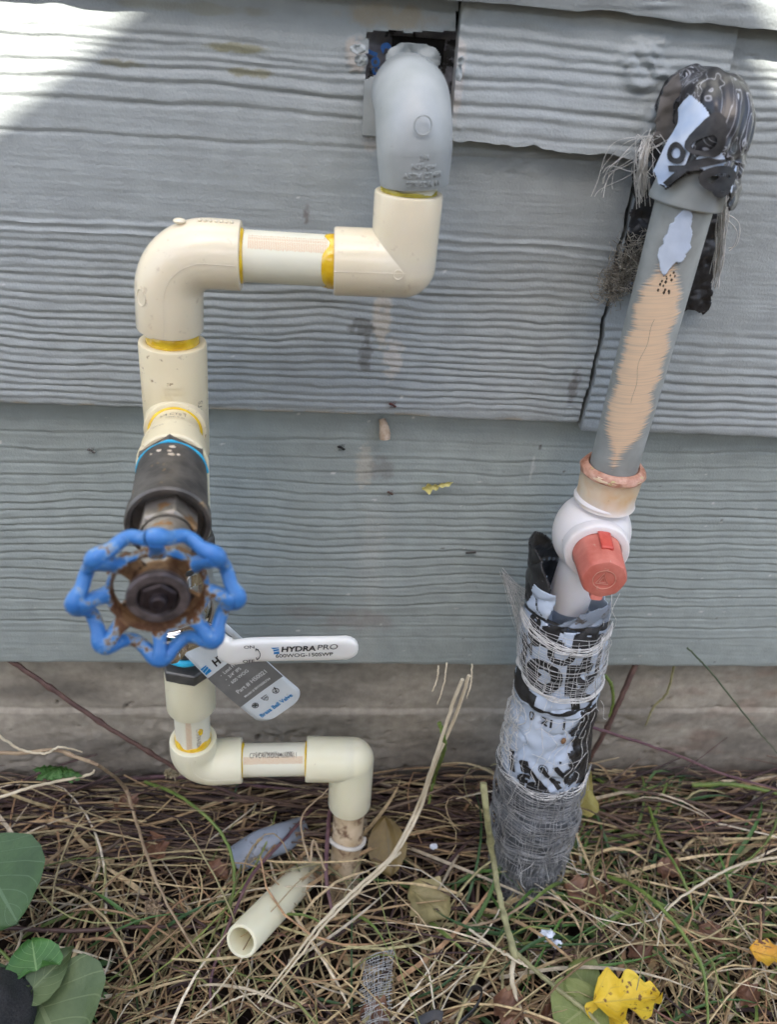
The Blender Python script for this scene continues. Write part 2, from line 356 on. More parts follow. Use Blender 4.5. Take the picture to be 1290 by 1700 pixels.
# the middle course: a long board with the hole for the pipe, a notched patch and a lower right-hand board
hx0, hx1 = at(607, 150, 0)[0], at(754, 150, 0)[0]; hz0, hz1 = at(615, 228, 0)[2], at(680, 60, 0)[2]
xj = at(757, 120, 0)[0]; zlin = lambda x: np.interp(x, [at(757, 238, 0)[0], at(900, 246, 0)[0], at(1060, 268, 0)[0], .3], [at(757, 238, 0)[2], at(900, 248, 0)[2], at(1060, 268, 0)[2], at(1060, 268, 0)[2]])
xc = at(1010, 525, 0)[0]; xj2 = at(1236, 60, 0)[0]
crack = lambda z: xc+(vn(z/.012, z*0, 5)-.5)*.0024+(vn(z/.03, z*0, 6)-.5)*.003
LM = rows(480, [(478, .9), (492, 1), (506, 1.1), (519, 1.1), (532, 1.1), (545, 1.1), (557, 1.1), (569, 1.2), (581, 1.2), (593, 1.2), (605, 1.2), (616, 1.2), (628, 1.2), (640, 1.2), (652, 1.2), (664, 1.1), (674, .9)]) + \
     rows(120, [(55, .9), (70, 1.4), (82, 1.3), (96, 1.3), (112, 1.3), (138, 1.6), (172, 1.2)], wd=.0013) + rows(520, [(252, .9)], wd=.0011) + rows(100, [(372, -1.2), (388, -1.0), (405, .7), (420, .8), (434, .8), (448, .9), (462, .9)])
def maskM(x, z):
    j = (vn(z/.004, x/.004, 8)-.5)*.0016
    hole = (x > hx0+j) & (x < hx1+.004) & (z > hz0+j) & (z < hz1+j+(x-hx0)*.06)
    up = (x > xj-.0007) & (z > zlin(x)+.0045)
    return ~hole & ~up
def colM(X, Z, c):
    c = tint(c, blob(X, Z, 385, 82, .016, .0022, 81, .33, .3, .003)*.75, (.20, .19, .10))
    c = tint(c, blob(X, Z, 415, 125, .012, .0022, 82, .33, .3, .003)*.75, (.19, .18, .10))
    c = tint(c, blob(X, Z, 190, 108, .012, .0018, 83, .36, .3, .003)*.6, (.20, .19, .11))
    c = tint(c, blob(X, Z, 300, 12, .05, .003, 84, .45, .3, .008)*.5, (.24, .23, .15))
    c = tint(c, blob(X, Z, 635, 530, .0065, .024, 85, .50, .2, .0035)*.8, (.47, .43, .36))
    c = tint(c, blob(X, Z, 655, 600, .008, .018, 86, .55, .2, .003)*.7, (.50, .47, .42))
    c = tint(c, blob(X, Z, 607, 590, .005, .018, 87, .56, .15, .003)*.7, (.13, .13, .12))
    c = tint(c, blob(X, Z, 600, 545, .010, .006, 88, .56, .15, .003)*.7, (.12, .12, .11))
    c = tint(c, blob(X, Z, 509, 362, .0014, .005, 89, .3, .2, .003)*.8, (.17, .15, .14))
    c = tint(c, blob(X, Z, 655, 30, .026, .006, 90, .36, .3, .006)*.8, (.33, .29, .21))
    c = tint(c, blob(X, Z, 592, 92, .006, .009, 91, .45, .15, .004)*.9, (.40, .37, .33))
    c = tint(c, blob(X, Z, 618, 240, .006, .006, 92, .45, .2, .004)*.7, (.38, .36, .33))
    c = tint(c, blob(X, Z, 955, 640, .004, .014, 96, .5, .2, .003)*.7, (.12, .11, .10))
    c = tint(c, np.exp(-((Z-Z2)/.0016)**2)*np.clip((fbm(X/.012, Z/.01, 93, 4)-.5)/.1, 0, 1)*.7, (.36, .31, .22))
    c = tint(c, np.clip((vn(X/.0042, Z/.0036, 94)*vn(X/.0035, Z/.003, 95)-.86)/.03, 0, 1)*.8, (.6, .6, .58))
    return c
def exM(X, Z):
    h = -np.clip(1-np.abs(np.sqrt((X-at(945, 685, 0)[0])**2+(Z-at(945, 685, 0)[2])**2)-.0038)/.0006, 0, 1)*.0006
    h = h + blob(X, Z, 592, 92, .006, .009, 91, .45, .15, .004)*.0008
    h = h + blob(X, Z, 635, 530, .0065, .024, 85, .50, .2, .0035)*.0006
    # paint wrinkles left of the crack
    d = crack(Z)-X; h = h + np.exp(-(d/.004)**2)*.0007*(vn(X/.002, Z/.004, 12)-.3)
    s = blob(X, Z, 860, 280, .03, .006, 13, .4, .3, .006); h = h + s*(fbm((X+Z)/.007, (X-Z)/.004, 14, 3)-.5)*.0022
    return h
board(XL, xc+.004, Z2, Z1+.022, 0, .0130, LM, 31, mask=maskM, col=colM, extra=exM, edgewob=.0011, x1f=lambda z: crack(z)-.0009-.0006*vn(z/.004, z*0, 66))
# notched patch, a thicker piece right of the hole
LP = rows(900, [(58, .7), (78, 1.0), (100, 1.3), (118, 1.2), (140, 1.2), (158, .9), (184, 1.3), (205, .7), (228, .6)], wd=.0014)
def ridged(u, v, seed): return 1-np.abs(2*fbm(u, v, seed, 3)-1)*2.2
def exP(X, Z):
    a = blob(X, Z, 1078, 105, .013, .013, 15, .35, .3, .006); u = (X*.8+Z*.6); v = (-X*.6+Z*.8)
    h = a*(.0016+ridged(u/.0045, v/.016, 18)*.0016)
    b = blob(X, Z, 1105, 210, .014, .024, 17, .35, .3, .006); h = h+b*ridged((X*.9-Z*.35)/.005, (X*.35+Z*.9)/.02, 19)*.0015
    h = h + np.exp(-((X-xj-.003)/.003)**2)*np.clip(vn(X/.003, Z/.006, 16)-.45, 0, 1)*.003
    return h
def colP(X, Z, c):
    c = tint(c, blob(X, Z, 762, 130, .0035, .02, 97, .45, .2, .004)*.8, (.42, .40, .37))
    c = tint(c, np.exp(-((Z-Z1)/.006)**2)*np.clip((fbm(X/.03, Z/.01, 98, 3)-.42)/.2, 0, 1)*.5, (.30, .28, .21))
    return c*1.03
zlow = at(1060, 272, 0)[2]-.002
board(xj+.0007, xj2, zlow, Z1+.022, -.0010, .0108, LP, 41, zbf=lambda x: zlin(x)+.0010+(fbm(x/.009, x*0, 9, 3)-.5)*.0034, col=colP, extra=exP, thick=.0110)
# right-hand board
LR = rows(1230, [(112, 1.1), (128, 1), (143, 1), (160, 1), (178, .9), (196, 1), (214, .9), (235, .7), (262, .6), (290, .6), (325, .5), (562, .8), (580, 1), (595, 1), (610, 1.1), (625, 1.2), (640, 1.2), (655, 1.2), (668, 1.3), (681, 1.3), (694, 1.3), (706, 1)], wd=.0013)
def exR(X, Z):
    d = X-crack(Z); h = np.exp(-(d/.005)**2)*.0008*(vn(X/.002, Z/.003, 22)-.2)
    p = at(1245, 120, 0); h = h - np.clip(1-np.abs(np.sqrt((X-p[0]-.003)**2+((Z-p[2])*.8)**2)-.005)/.0008, 0, 1)*.0006
    p = at(1245, 90, 0); h = h + blob(X, Z, 1215, 75, .007, .009, 23, .35, .3, .004)*(vn(X/.003, Z/.002, 24))*.0013
    return h
board(xc-.003, XR, Z2-.0045, Z1+.022, -.0016, .0120, LR, 51, mask=lambda x, z: ~((x < xj2+.0006) & (z > zlin(x)+.004)), extra=exR, edgewob=.001, x0f=lambda z: np.where(z > zlin(crack(z))+.02, xj2-.02, crack(z)+.0009+.0006*vn(z/.005, z*0, 67)))
# the course above, whose butt shades the top of the picture
LT = rows(1150, [(-4, .9), (10, 1.0), (22, 1.0), (34, .6)], wd=.0013)+[(Z1+.04+.012*k, 1, .0013) for k in range(13)]
board(XL, XR, Z1, Z1+.225, -.001, .0085, LT, 61, dx=.003, dz=.001, edgewob=.002)
# plain courses further up and out to the sides
def plank(x0, x1, zb, zt):
    mb = MB(); th = .008
    for x in (x0, x1): pass
    V = [(x0, 0, zb), (x1, 0, zb), (x1, .0095, zt), (x0, .0095, zt), (x0, th, zb), (x1, th, zb), (x1, .0175, zt), (x0, .0175, zt)]
    mb.add(V, [(0, 1, 2, 3), (5, 4, 7, 6), (4, 5, 1, 0), (3, 2, 6, 7), (4, 0, 3, 7), (1, 5, 6, 2)])
    mb.build('siding_board', M_plain, wall)
M_plain = pmat('plain_siding_paint', (.30, .33, .33), (.33, .36, .355), scale=20, rough=.55, bump=.3, bscale=300)
for k in range(2, 12): plank(-2.2, 2.6, Z1+.203*(k-1), Z1+.203*(k-1)+.225)
for k in range(3):
    zb = Z3+.203*k; plank(-2.2, XL-.001, zb, zb+.225); plank(XR+.001, 2.6, zb, zb+.225)
plank(-2.2, XL-.001, Z1, Z1+.225); plank(XR+.001, 2.6, Z1, Z1+.225)
mb = MB(); mb.box((.2, .075, 1.4), (4.8, .07, 2.5)); mb.build('sheathing', M_sheath, wall)

# things seen in the hole: torn house wrap with worn blue letters, crumpled paint skins, a black sheet for the gap's shade
hole = MB()
P0 = at(603, 55, -.02); P1 = at(757, 235, -.02)
def sheet(mb, x0, x1, z0, z1, y, amp, seed, n=40, m=50, keep=None, frq=.006):
    xs = np.linspace(x0, x1, n); zs = np.linspace(z0, z1, m); X, Z = np.meshgrid(xs, zs)
    Yy = y+(fbm(X/frq, Z/frq, seed, 3)-.5)*amp
    ii = np.arange(X.size).reshape(X.shape); K = np.ones((m-1, n-1), bool) if keep is None else keep((X[:-1, :-1]+X[1:, 1:])/2, (Z[:-1, :-1]+Z[1:, 1:])/2)
    Q = np.stack([ii[:-1, :-1], ii[:-1, 1:], ii[1:, 1:], ii[1:, :-1]], -1)[K]
    mb.add(np.stack([X, Yy, Z], -1).reshape(-1, 3).tolist(), Q.tolist(), list(zip(X.ravel()*1, Z.ravel()*1)))
sheet(hole, P0[0]-.004, P1[0]+.004, P1[2]-.006, P0[2]+.006, .024, .006, 3)
M_wrap = pmat('house_wrap', (.22, .21, .23), (.34, .33, .35), scale=120, rough=.5, bump=.5, bscale=200, dirt=(.05, .045, .04), dscale=110, dth=.55)
hole.build('house_wrap', M_wrap, wall, solid=.0006)

M_gapshade = pmat('painted_gap_shade', (.008, .007, .006), (.02, .017, .015), scale=100, rough=1)  # black colour painted in for the shade of the open gap
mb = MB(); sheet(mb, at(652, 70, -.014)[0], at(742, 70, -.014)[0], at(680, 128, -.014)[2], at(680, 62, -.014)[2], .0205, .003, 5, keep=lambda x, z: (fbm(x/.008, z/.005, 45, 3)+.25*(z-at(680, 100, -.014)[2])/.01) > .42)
mb.build('gap_shade_sheet', M_gapshade, wall)
mb = MB(); sheet(mb, at(640, 70, -.008)[0], at(735, 70, -.008)[0], at(680, 110, -.008)[2], at(680, 72, -.008)[2], .010, .008, 6, frq=.009, keep=lambda x, z: ((x-at(688, 95, -.008)[0])/.0125)**2+((z-at(682, 98, -.008)[2])/.0068)**2+.5*(fbm(x/.003, z/.003, 46, 2)-.5) < 1)
mb.build('paint_skin', M_plain, wall, solid=.0006)
mb = MB(); sheet(mb, at(608, 70, -.004)[0], at(640, 70, -.004)[0], at(620, 228, -.004)[2], at(620, 122, -.004)[2], .006, .004, 8, frq=.02, keep=lambda x, z: z < at(620, 138, -.004)[2]+(x-at(608, 70, 0)[0])*.5+.001*fbm(x/.001, z*0, 4, 2))
mb.build('paint_skin', M_plain, wall, solid=.0008)
for k, (x, y, w_, h_) in enumerate([(594, 82, .007, .004), (600, 100, .006, .005), (762, 122, .003, .007), (766, 100, .003, .004)]):
    p = at(x, y, .003); mb = MB(); sheet(mb, p[0]-w_/2, p[0]+w_/2, p[2]-h_/2, p[2]+h_/2, p[1], .005, 60+k, n=20, m=16, frq=.004, keep=lambda X_, Z_: ((X_-p[0])/w_*2)**2+((Z_-p[2])/h_*2)**2+1.2*(fbm(X_/.002, Z_/.002, 61+k, 3)-.5) < .9)
    mb.build('paint_flake', M_plain, wall, solid=.0005)

# ------------------------------------------------------------------ concrete foundation
X, Z = hgrid(XL-1.6, XR+1.6, -.03, .20, .0024, .002)
X, Z = np.meshgrid(np.concatenate([[-2.2, -1.4], np.linspace(XL, XR, 760), [1.8, 2.6]]), np.linspace(-.03, .2, 130))
zl = at(645, 1183, -.012)[2]
H = (fbm(X/.03, Z/.02, 5, 4)-.5)*.003+np.clip((zl-Z)/.002, 0, 1)*.0022*(.3+fbm(X/.05, Z/.03, 6, 3)) - np.exp(-((Z-zl)/.0012)**2)*.0012
pit = np.clip((vn(X/.0045, Z/.0036, 7)*vn(X/.004, Z/.004, 8)-.72)/.1, 0, 1); H -= pit*.003
agg = np.clip((fbm(X/.05, Z/.03, 15, 3)-.5)/.1, 0, 1)*np.clip((zl-Z)/.01, 0, 1); H += agg*(fbm(X/.006, Z/.005, 16, 4)-.5)*.006
c = np.array([.36, .33, .275])*(1+(fbm(X/.06, Z/.04, 9, 4)-.5)[..., None]*.55)
c = tint(c, pit*.7, (.07, .06, .05)); c = tint(c, np.clip((fbm(X/.10, Z/.03, 10, 4)-.45)/.3, 0, 1)*.6, (.13, .12, .105))
c = tint(c, np.clip((fbm(X/.010, Z/.007, 12, 4)-.62)/.16, 0, 1)*np.clip(.25+(X+.1)/.4, .2, 1)*.6, (.42, .395, .34))
c = tint(c, np.clip((fbm(X/.03, Z/.012, 13, 3)-.55)/.25, 0, 1)*np.clip((X-.25)/.05, 0, 1)*.45, (.20, .12, .09))
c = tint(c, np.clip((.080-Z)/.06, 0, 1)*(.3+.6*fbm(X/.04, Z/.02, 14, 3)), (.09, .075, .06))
i = np.arange(X.size).reshape(X.shape)
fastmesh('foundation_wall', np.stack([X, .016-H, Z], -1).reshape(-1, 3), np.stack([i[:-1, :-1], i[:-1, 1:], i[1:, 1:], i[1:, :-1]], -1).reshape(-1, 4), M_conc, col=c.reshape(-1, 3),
         kw=dict(label='weathered grey concrete foundation strip under the siding, with pits and a casting line', category='wall'))

# ================================================================== added sun blocker, unseen behind the viewer: outline shaped to leave the top corners lit
def sunlift(P, z): return np.asarray(P)+sundir*((z-P[2])/sundir[2])
wL0, wL1 = at(0, 132, 0), at(118, 18, 0); sl = (wL1[2]-wL0[2])/(wL1[0]-wL0[0])
wR0, wR1 = at(1290, 45, 0), at(1262, 0, 0); sr = (wR1[2]-wR0[2])/(wR1[0]-wR0[0])
lz = lambda x: wL0[2]+sl*(x-wL0[0]); rz = lambda x: wR0[2]+sr*(x-wR0[0])
xa = (wR0[2]-sr*wR0[0]-wL0[2]+sl*wL0[0])/(sl-sr); za = lz(xa)
zb_ = -.9; corners = [(xa-.02, 0, lz(xa-.02)), (xa+.02, 0, rz(xa+.02)), (wR0[0]+(zb_-wR0[2])/sr, 0, zb_), (wL0[0]+(zb_-wL0[2])/sl, 0, zb_)]
zs_ = 1.55
cs = [sunlift(p, zs_) for p in corners]
mb = MB(); V = []; n = 24
for j in range(n+1):
    for i in range(n+1):
        u, v = i/n, j/n; p = (cs[0]*(1-u)+cs[1]*u)*(1-v)+(cs[3]*(1-u)+cs[2]*u)*v; p = p+np.array([0, 0, -.10*math.sin(math.pi*v)*math.sin(math.pi*u)]); V.append(p)
mb.add(V, [(j*(n+1)+i, j*(n+1)+i+1, (j+1)*(n+1)+i+1, (j+1)*(n+1)+i) for j in range(n) for i in range(n)])
sail = thing('added_shade_sail', (cs[0][0], cs[2][1], 0), label='added beige sun-blocking sail on posts, out of view behind the camera', category='shade sail')
mb.build('added_canopy', pmat('added_sail_canvas', (.40, .36, .29), (.46, .42, .34), scale=30, rough=.9), sail, solid=.003)
for p in cs[2:]:
    mb = MB(); mb.lathe((p[0], p[1], -.3), (0, 0, 1), [(0, .03), (1.9, .03)], seg=20, cap=(True, True)); mb.build('added_sail_post', M_hexgrey, sail)

# board fence added out of view behind the viewer to take the low sky light away
fen = thing('added_board_fence', (.2, -2.6, 0), label='added pale brown board fence blocking low sky light, out of view behind the camera', category='fence')
M_fen = pmat('added_fence_wood', (.30, .25, .19), (.40, .34, .27), scale=8, rough=.85, bump=.4, stretch=(6, 6, .6))
for k in range(34):
    mb = MB(); mb.box((-2.9+.18*k, -2.6+.004*(k % 2), .80), (.172, .02, 1.56)); mb.build('added_fence_board', M_fen, fen)
for z in (.3, 1.35):
    mb = MB(); mb.box((.07, -2.635, z), (6.2, .04, .08)); mb.build('added_fence_rail', M_fen, fen)

# ================================================================== shape helpers for fittings
def socket_end(R, rin, depth=.004):     # profile pieces (axis distance, radius) for a moulded socket mouth, mouth at 0
    return [(depth, rin), (.0003, rin+.0001), (0, rin+.0006), (0, R-.0009), (.0003, R-.0003), (.0012, R)]
def fitting(mb, p0, p1, R, rin, taper=1.0, both=False, seg=48):     # socket mouth at p0 towards p1
    p0 = np.asarray(p0); L = np.linalg.norm(np.asarray(p1)-p0); pr = socket_end(R, rin)
    pr = pr + [(L*.5, R*(1+taper)/2), (L, R*taper)] if not both else pr + [(L-d, r) for d, r in reversed(socket_end(R, rin))]
    mb.lathe(p0, np.asarray(p1)-p0, pr, seg=seg)
def round_elbow(mb, p0, c, p1, R, rin, bend, seg=48, seam=True):
    p0, c, p1 = map(np.asarray, (p0, c, p1)); a = norm(p0-c); b = norm(p1-c)
    pts = []; rad = []
    for d, r in socket_end(R, rin): pts.append(p0-a*d); rad.append(r)
    cen = c+a*bend+b*bend
    for k in range(15):
        t = math.pi/2*k/14; pts.append(cen-b*bend*math.cos(t)-a*bend*math.sin(t)); rad.append(R)
    for d, r in reversed(socket_end(R, rin)): pts.append(p1-b*d); rad.append(r)
    V = []
    nrm = np.cross(a, b); n = len(pts); seg_ = seg; T = []
    for i in range(n):
        if i <= 5: T.append(-a)
        elif i >= n-6: T.append(b)
        else:
            t = math.pi/2*(i-6)/14; T.append(norm(-a*math.cos(t)+b*math.sin(t)))
    uv = []
    for i in range(n):
        U = nrm; W = np.cross(T[i], U)
        for k in range(seg_):
            q = 2*math.pi*k/seg_; V.append(pts[i]+(U*math.cos(q)+W*math.sin(q))*rad[i]); uv.append((k/seg_, i*.003))
    mb.add(V, [(i*seg_+k, i*seg_+(k+1) % seg_, (i+1)*seg_+(k+1) % seg_, (i+1)*seg_+k) for i in range(n-1) for k in range(seg_)], uv)
    # fine mould seam along both outer faces
    if seam:
        for sgn in (1, -1):
            mb.tube([pts[i]+nrm*sgn*(rad[i]-.00012) for i in range(5, n-5)], .00028, seg=6)
def corner_elbow(mb, p0, c, p1, R, rin):
    fitting(mb, p0, c, R, rin); fitting(mb, p1, c, R, rin); mb.sphere(c, R, 48, 24)
def glue(name, p, ax, r, parent, seed, ln=.0025, wob=.35, mat=None, off=0):
    mb = MB(); ax = norm(ax)
    def fn(a, d, i): return 1+wob*.12*(vn(np.array(math.cos(a)*2+seed), np.array(math.sin(a)*2+seed), seed)-.3) if i in (1, 2) else 1
    V = []; U = norm(np.cross(ax, (.3, .9, .1))); W = np.cross(ax, U); seg = 56; uv = []
    for i in range(5):
        for k in range(seg):
            a = 2*math.pi*k/seg; n1 = float(vn(np.array(math.cos(a)*2.2+seed*3), np.array(math.sin(a)*2.2), seed)); l2 = ln*(.35+1.3*n1*wob*1.6)
            d = [-.0015, 0, l2*.5, l2*.9, l2][i]; rr = r+[.0004, .0011*(.5+n1*.8), .0009*(.4+n1), .0004, -.0002][i]
            V.append(np.asarray(p)+ax*d+(U*math.cos(a)+W*math.sin(a))*rr); uv.append((k/seg, i*.1))
    mb.add(V, [(i*seg+k, i*seg+(k+1) % seg, (i+1)*seg+(k+1) % seg, (i+1)*seg+k) for i in range(4) for k in range(seg)], uv)
    return mb.build(name, mat or M_glue, parent)

def text_mesh(s, size=1.0, bold=0.0, shear=0.0, cuts=None, space=1.0):
    cu = bpy.data.curves.new('t', 'FONT'); cu.body = s; cu.size = size; cu.offset = bold*size; cu.shear = shear; cu.resolution_u = 4; cu.align_x = 'CENTER'; cu.align_y = 'CENTER'; cu.space_character = space
    o = bpy.data.objects.new('t', cu); C.objects.link(o); bpy.context.view_layer.update()
    me = bpy.data.meshes.new_from_object(o.evaluated_get(bpy.context.evaluated_depsgraph_get()))
    if cuts:
        import bmesh
        bm = bmesh.new(); bm.from_mesh(me); bmesh.ops.triangulate(bm, faces=bm.faces[:])
        for it in range(4):
            ed = [e for e in bm.edges if e.calc_length() > cuts]
            if not ed: break
            bmesh.ops.subdivide_edges(bm, edges=ed, cuts=1); bmesh.ops.triangulate(bm, faces=[f for f in bm.faces if len(f.verts) > 3])
        bm.to_mesh(me); bm.free()
    V = [tuple(v.co) for v in me.vertices]; Fc = [tuple(p.vertices) for p in me.polygons]
    bpy.data.objects.remove(o); bpy.data.curves.remove(cu); bpy.data.meshes.remove(me)
    return V, Fc
def text_map(mb, s, size, fn, bold=0, shear=0, cuts=None, rot=0, sx=1, space=1.0):
    V, Fc = text_mesh(s, size, bold, shear, cuts, space); cr, sr = math.cos(rot), math.sin(rot)
    mb.add([fn((x*sx)*cr-y*sr, (x*sx)*sr+y*cr) for x, y, z in V], Fc)
class Surf:                              # a swept round surface that printing and nets can be laid on
    def __init__(s, pts, rad, n=80, fn=None, view=None):
        s.P = resample(pts, n); s.r = np.interp(np.linspace(0, 1, n), np.linspace(0, 1, len(rad)), rad); s.fn = fn; s.n = n
        s.L = np.concatenate([[0], np.cumsum(np.linalg.norm(np.diff(s.P, axis=0), axis=1))]); s.len = s.L[-1]
        s.T = np.gradient(s.P, axis=0); s.T /= np.linalg.norm(s.T, axis=1, keepdims=True)
    def pt(s, a, l, off=0.0):            # a: 0 faces out from the wall, positive to the right; l metres along
        l = min(max(l, 0), s.len-1e-6); c = np.array([np.interp(l, s.L, s.P[:, k]) for k in range(3)]); t = norm([np.interp(l, s.L, s.T[:, k]) for k in range(3)])
        U = np.array([0, -1, 0.]); U = norm(U-t*U.dot(t)) if abs(t[1]) < .995 else np.array([0, 0, 1.]); W = np.cross(U, t); W = W*(1 if (W[2] if abs(t[0]) > .7 else W[0]) > 0 else -1)
        r = np.interp(l, s.L, s.r)*(s.fn(a, l) if s.fn else 1)+off
        return c+(U*math.cos(a)+W*math.sin(a))*r
    def grid(s, mb, a0, a1, l0, l1, na, nl, off=0.0, keep=None, offn=None):
        V = []; uv = []
        for j in range(nl+1):
            for i in range(na+1):
                a = a0+(a1-a0)*i/na; l = l0+(l1-l0)*j/nl; V.append(s.pt(a, l, off+(offn(a, l) if offn else 0))); uv.append((a/(2*math.pi), l))
        Fc = []
        for j in range(nl):
            for i in range(na):
                a = a0+(a1-a0)*(i+.5)/na; l = l0+(l1-l0)*(j+.5)/nl
                if keep is None or keep(a, l): q = j*(na+1)+i; Fc.append((q, q+1, q+na+2, q+na+1))
        mb.add(V, Fc, uv)
def print_stripe(p0, p1, r, ang, width, parent, n, name='print_stripe', mat=None):   # hatch of fine cross lines along a pipe
    su = Surf([p0, (np.asarray(p0)+p1)/2, p1], [r, r, r], 12); mb = MB(); L = su.len
    for k in range(n):
        l = L*(k+.5)/n; hw = width/2*(1+.08*random.uniform(-1, 1)); t = L/n*.27
        s2 = 6; V = []
        for j in (0, 1):
            for i in range(s2+1): V.append(su.pt(ang-hw+2*hw*i/s2, l+(-t, t)[j], .00008))
        mb.add(V, [(i, i+1, i+s2+2, i+s2+1) for i in range(s2)])
    return mb.build(name, mat or M_print, parent), su
def ribbon(mb, pts, hw, ht, wdir, n=None, seg=20, ex=3.0, endround=(0, 0)):
    pts = resample(pts, n) if n else np.array(pts); m = len(pts); hw = np.interp(np.linspace(0, 1, m), np.linspace(0, 1, len(hw)), hw); ht = np.interp(np.linspace(0, 1, m), np.linspace(0, 1, len(ht)), ht)
    T = np.gradient(pts, axis=0); V = []; uv = []
    for i in range(m):
        t = norm(T[i]); w = np.asarray(wdir, float); w = norm(w-t*w.dot(t)); nn = np.cross(t, w)
        for k in range(seg):
            a = 2*math.pi*k/seg; ca, sa = math.cos(a), math.sin(a)
            V.append(pts[i]+w*hw[i]*math.copysign(abs(ca)**(2/ex), ca)+nn*ht[i]*math.copysign(abs(sa)**(2/ex), sa)); uv.append((k/seg, i/m))
    Fc = [(i*seg+k, i*seg+(k+1) % seg, (i+1)*seg+(k+1) % seg, (i+1)*seg+k) for i in range(m-1) for k in range(seg)]
    Fc += [tuple(range(seg-1, -1, -1)), tuple((m-1)*seg+k for k in range(seg))]
    mb.add(V, Fc, uv)
def hexprism(mb, p, ax, r, l, chamf=.0012, rot=0, seg=6):
    ax = norm(ax); U = norm(np.cross(ax, (0, 0, 1) if abs(ax[2]) < .9 else (0, 1, 0))); W = np.cross(ax, U); V = []
    for d, rr in ((0, r-chamf), (chamf*.6, r), (l-chamf*.6, r), (l, r-chamf)):
        for k in range(seg):
            a = 2*math.pi*k/seg+rot; V.append(np.asarray(p)+ax*d+(U*math.cos(a)+W*math.sin(a))*rr)
    Fc = [(i*seg+k, i*seg+(k+1) % seg, (i+1)*seg+(k+1) % seg, (i+1)*seg+k) for i in range(3) for k in range(seg)]
    Fc += [tuple(range(seg-1, -1, -1)), tuple(3*seg+k for k in range(seg))]
    mb.add(V, Fc)

mb = MB(); wl_ = lambda px, py: (lambda P: (lambda x, y: P+np.array([x, 0, y])))(at(px, py, -.0175))
text_map(mb, 'I', .0075, wl_(618, 88), bold=.03, rot=1.3, sx=1.4); text_map(mb, 'co', .0078, wl_(622, 110), bold=.03, rot=1.75); text_map(mb, 'a', .011, wl_(642, 80), bold=.06, rot=.5); mb.build('printed_letters', pmat('worn_blue_print', (.015, .10, .36), (.04, .16, .42), scale=600, rough=.5), wall)

# ================================================================== LEFT: cream plastic water pipe
Y0 = .045
lp = thing('water_pipe', gz(572, 1450, 0), label='cream plastic water pipe with yellow glued joints, a blue handwheel and a white lever', category='pipework')
gA = at(690, 150, Y0); gB = at(688, 306, Y0); gC = np.array([gA[0], gA[1], .575-.0385]); gB = np.array([gB[0]-.000, gB[1], gB[2]])
# grey painted elbow out of the wall
mb = MB(); wallend = gC+np.array([-.001, .085, 0])
def grey_elbow():
    R_ = .0163; bend = .0175; a = np.array([0, 1, 0.]); b = norm(gB-gC); cen = gC+a*bend+b*bend; pts = [gC+a*.036, gC+a*.034]; rad = [.0150, R_]
    for k in range(17):
        t = math.pi/2*k/16; pts.append(cen-b*bend*math.cos(t)-a*bend*math.sin(t)); rad.append(R_-.0002*k/16)
    L = np.linalg.norm(gB-gC)
    for q, r in ((.5, .0161), (.6, .0160), (.7, .01575), (.8, .0155), (.9, .0152), (.96, .0151), (.99, .0149), (1, .0140), (1, .0117), (.93, .0114)): pts.append(gC+b*L*q); rad.append(r)
    V = []; T = [-a]*2+[norm(-a*math.cos(math.pi/2*k/16)+b*math.sin(math.pi/2*k/16)) for k in range(17)]+[b]*10; nrm = norm(np.cross(a, b)); seg = 56
    for i in range(len(pts)):
        W = np.cross(T[i], nrm)
        for k in range(seg): q = 2*math.pi*k/seg; V.append(pts[i]+(nrm*math.cos(q)+W*math.sin(q))*rad[i])
    mb.add(V, [(i*seg+k, i*seg+(k+1) % seg, (i+1)*seg+(k+1) % seg, (i+1)*seg+k) for i in range(len(pts)-1) for k in range(seg)])
grey_elbow()
mb.lathe(gC+np.array([0, .034, 0]), (0, 1, 0), [(0, .0115), (.05, .0115)], cap=(True, True))
ge = mb.build('elbow_fitting', M_greyfit, lp, sharp=50, label='grey painted elbow coming out of the wall')
gs = Surf([gC, (gC+gB)/2, gB], [.0162, .0160, .0151], 20)
mb = MB(); ax_ = norm(at(701, 204, Y0+.016)-gC)
su = gs; q = at(701, 204, Y0+.016); lq = np.clip((gC[2]-q[2])/(gC[2]-gB[2])*np.linalg.norm(gB-gC)+.001, .0038, 1); aq = math.asin(np.clip((q[0]-gC[0])/.016, -1, 1))
mb.tube([su.pt(aq+math.cos(t)*.0036/.016, lq+math.sin(t)*.0036, .0000) for t in np.linspace(0, 2*math.pi, 33)], .00035, seg=8)
mb.build('moulded_ring', M_greyfit, ge)
mb = MB()
for s_, sz, dl in (('3/4', .0032, .0132), ('NSF-pw', .0032, .0098), ('ASTM D2466', .0031, .0062), ('CTS SDR 11', .0031, .0028)):
    text_map(mb, s_, sz, lambda x, y, dl=dl: su.pt(.16+x/.0155, su.len-dl-y, .00018), bold=.01, cuts=.0015)
mb.build('moulded_text', M_greyfit, ge, solid=.0005)
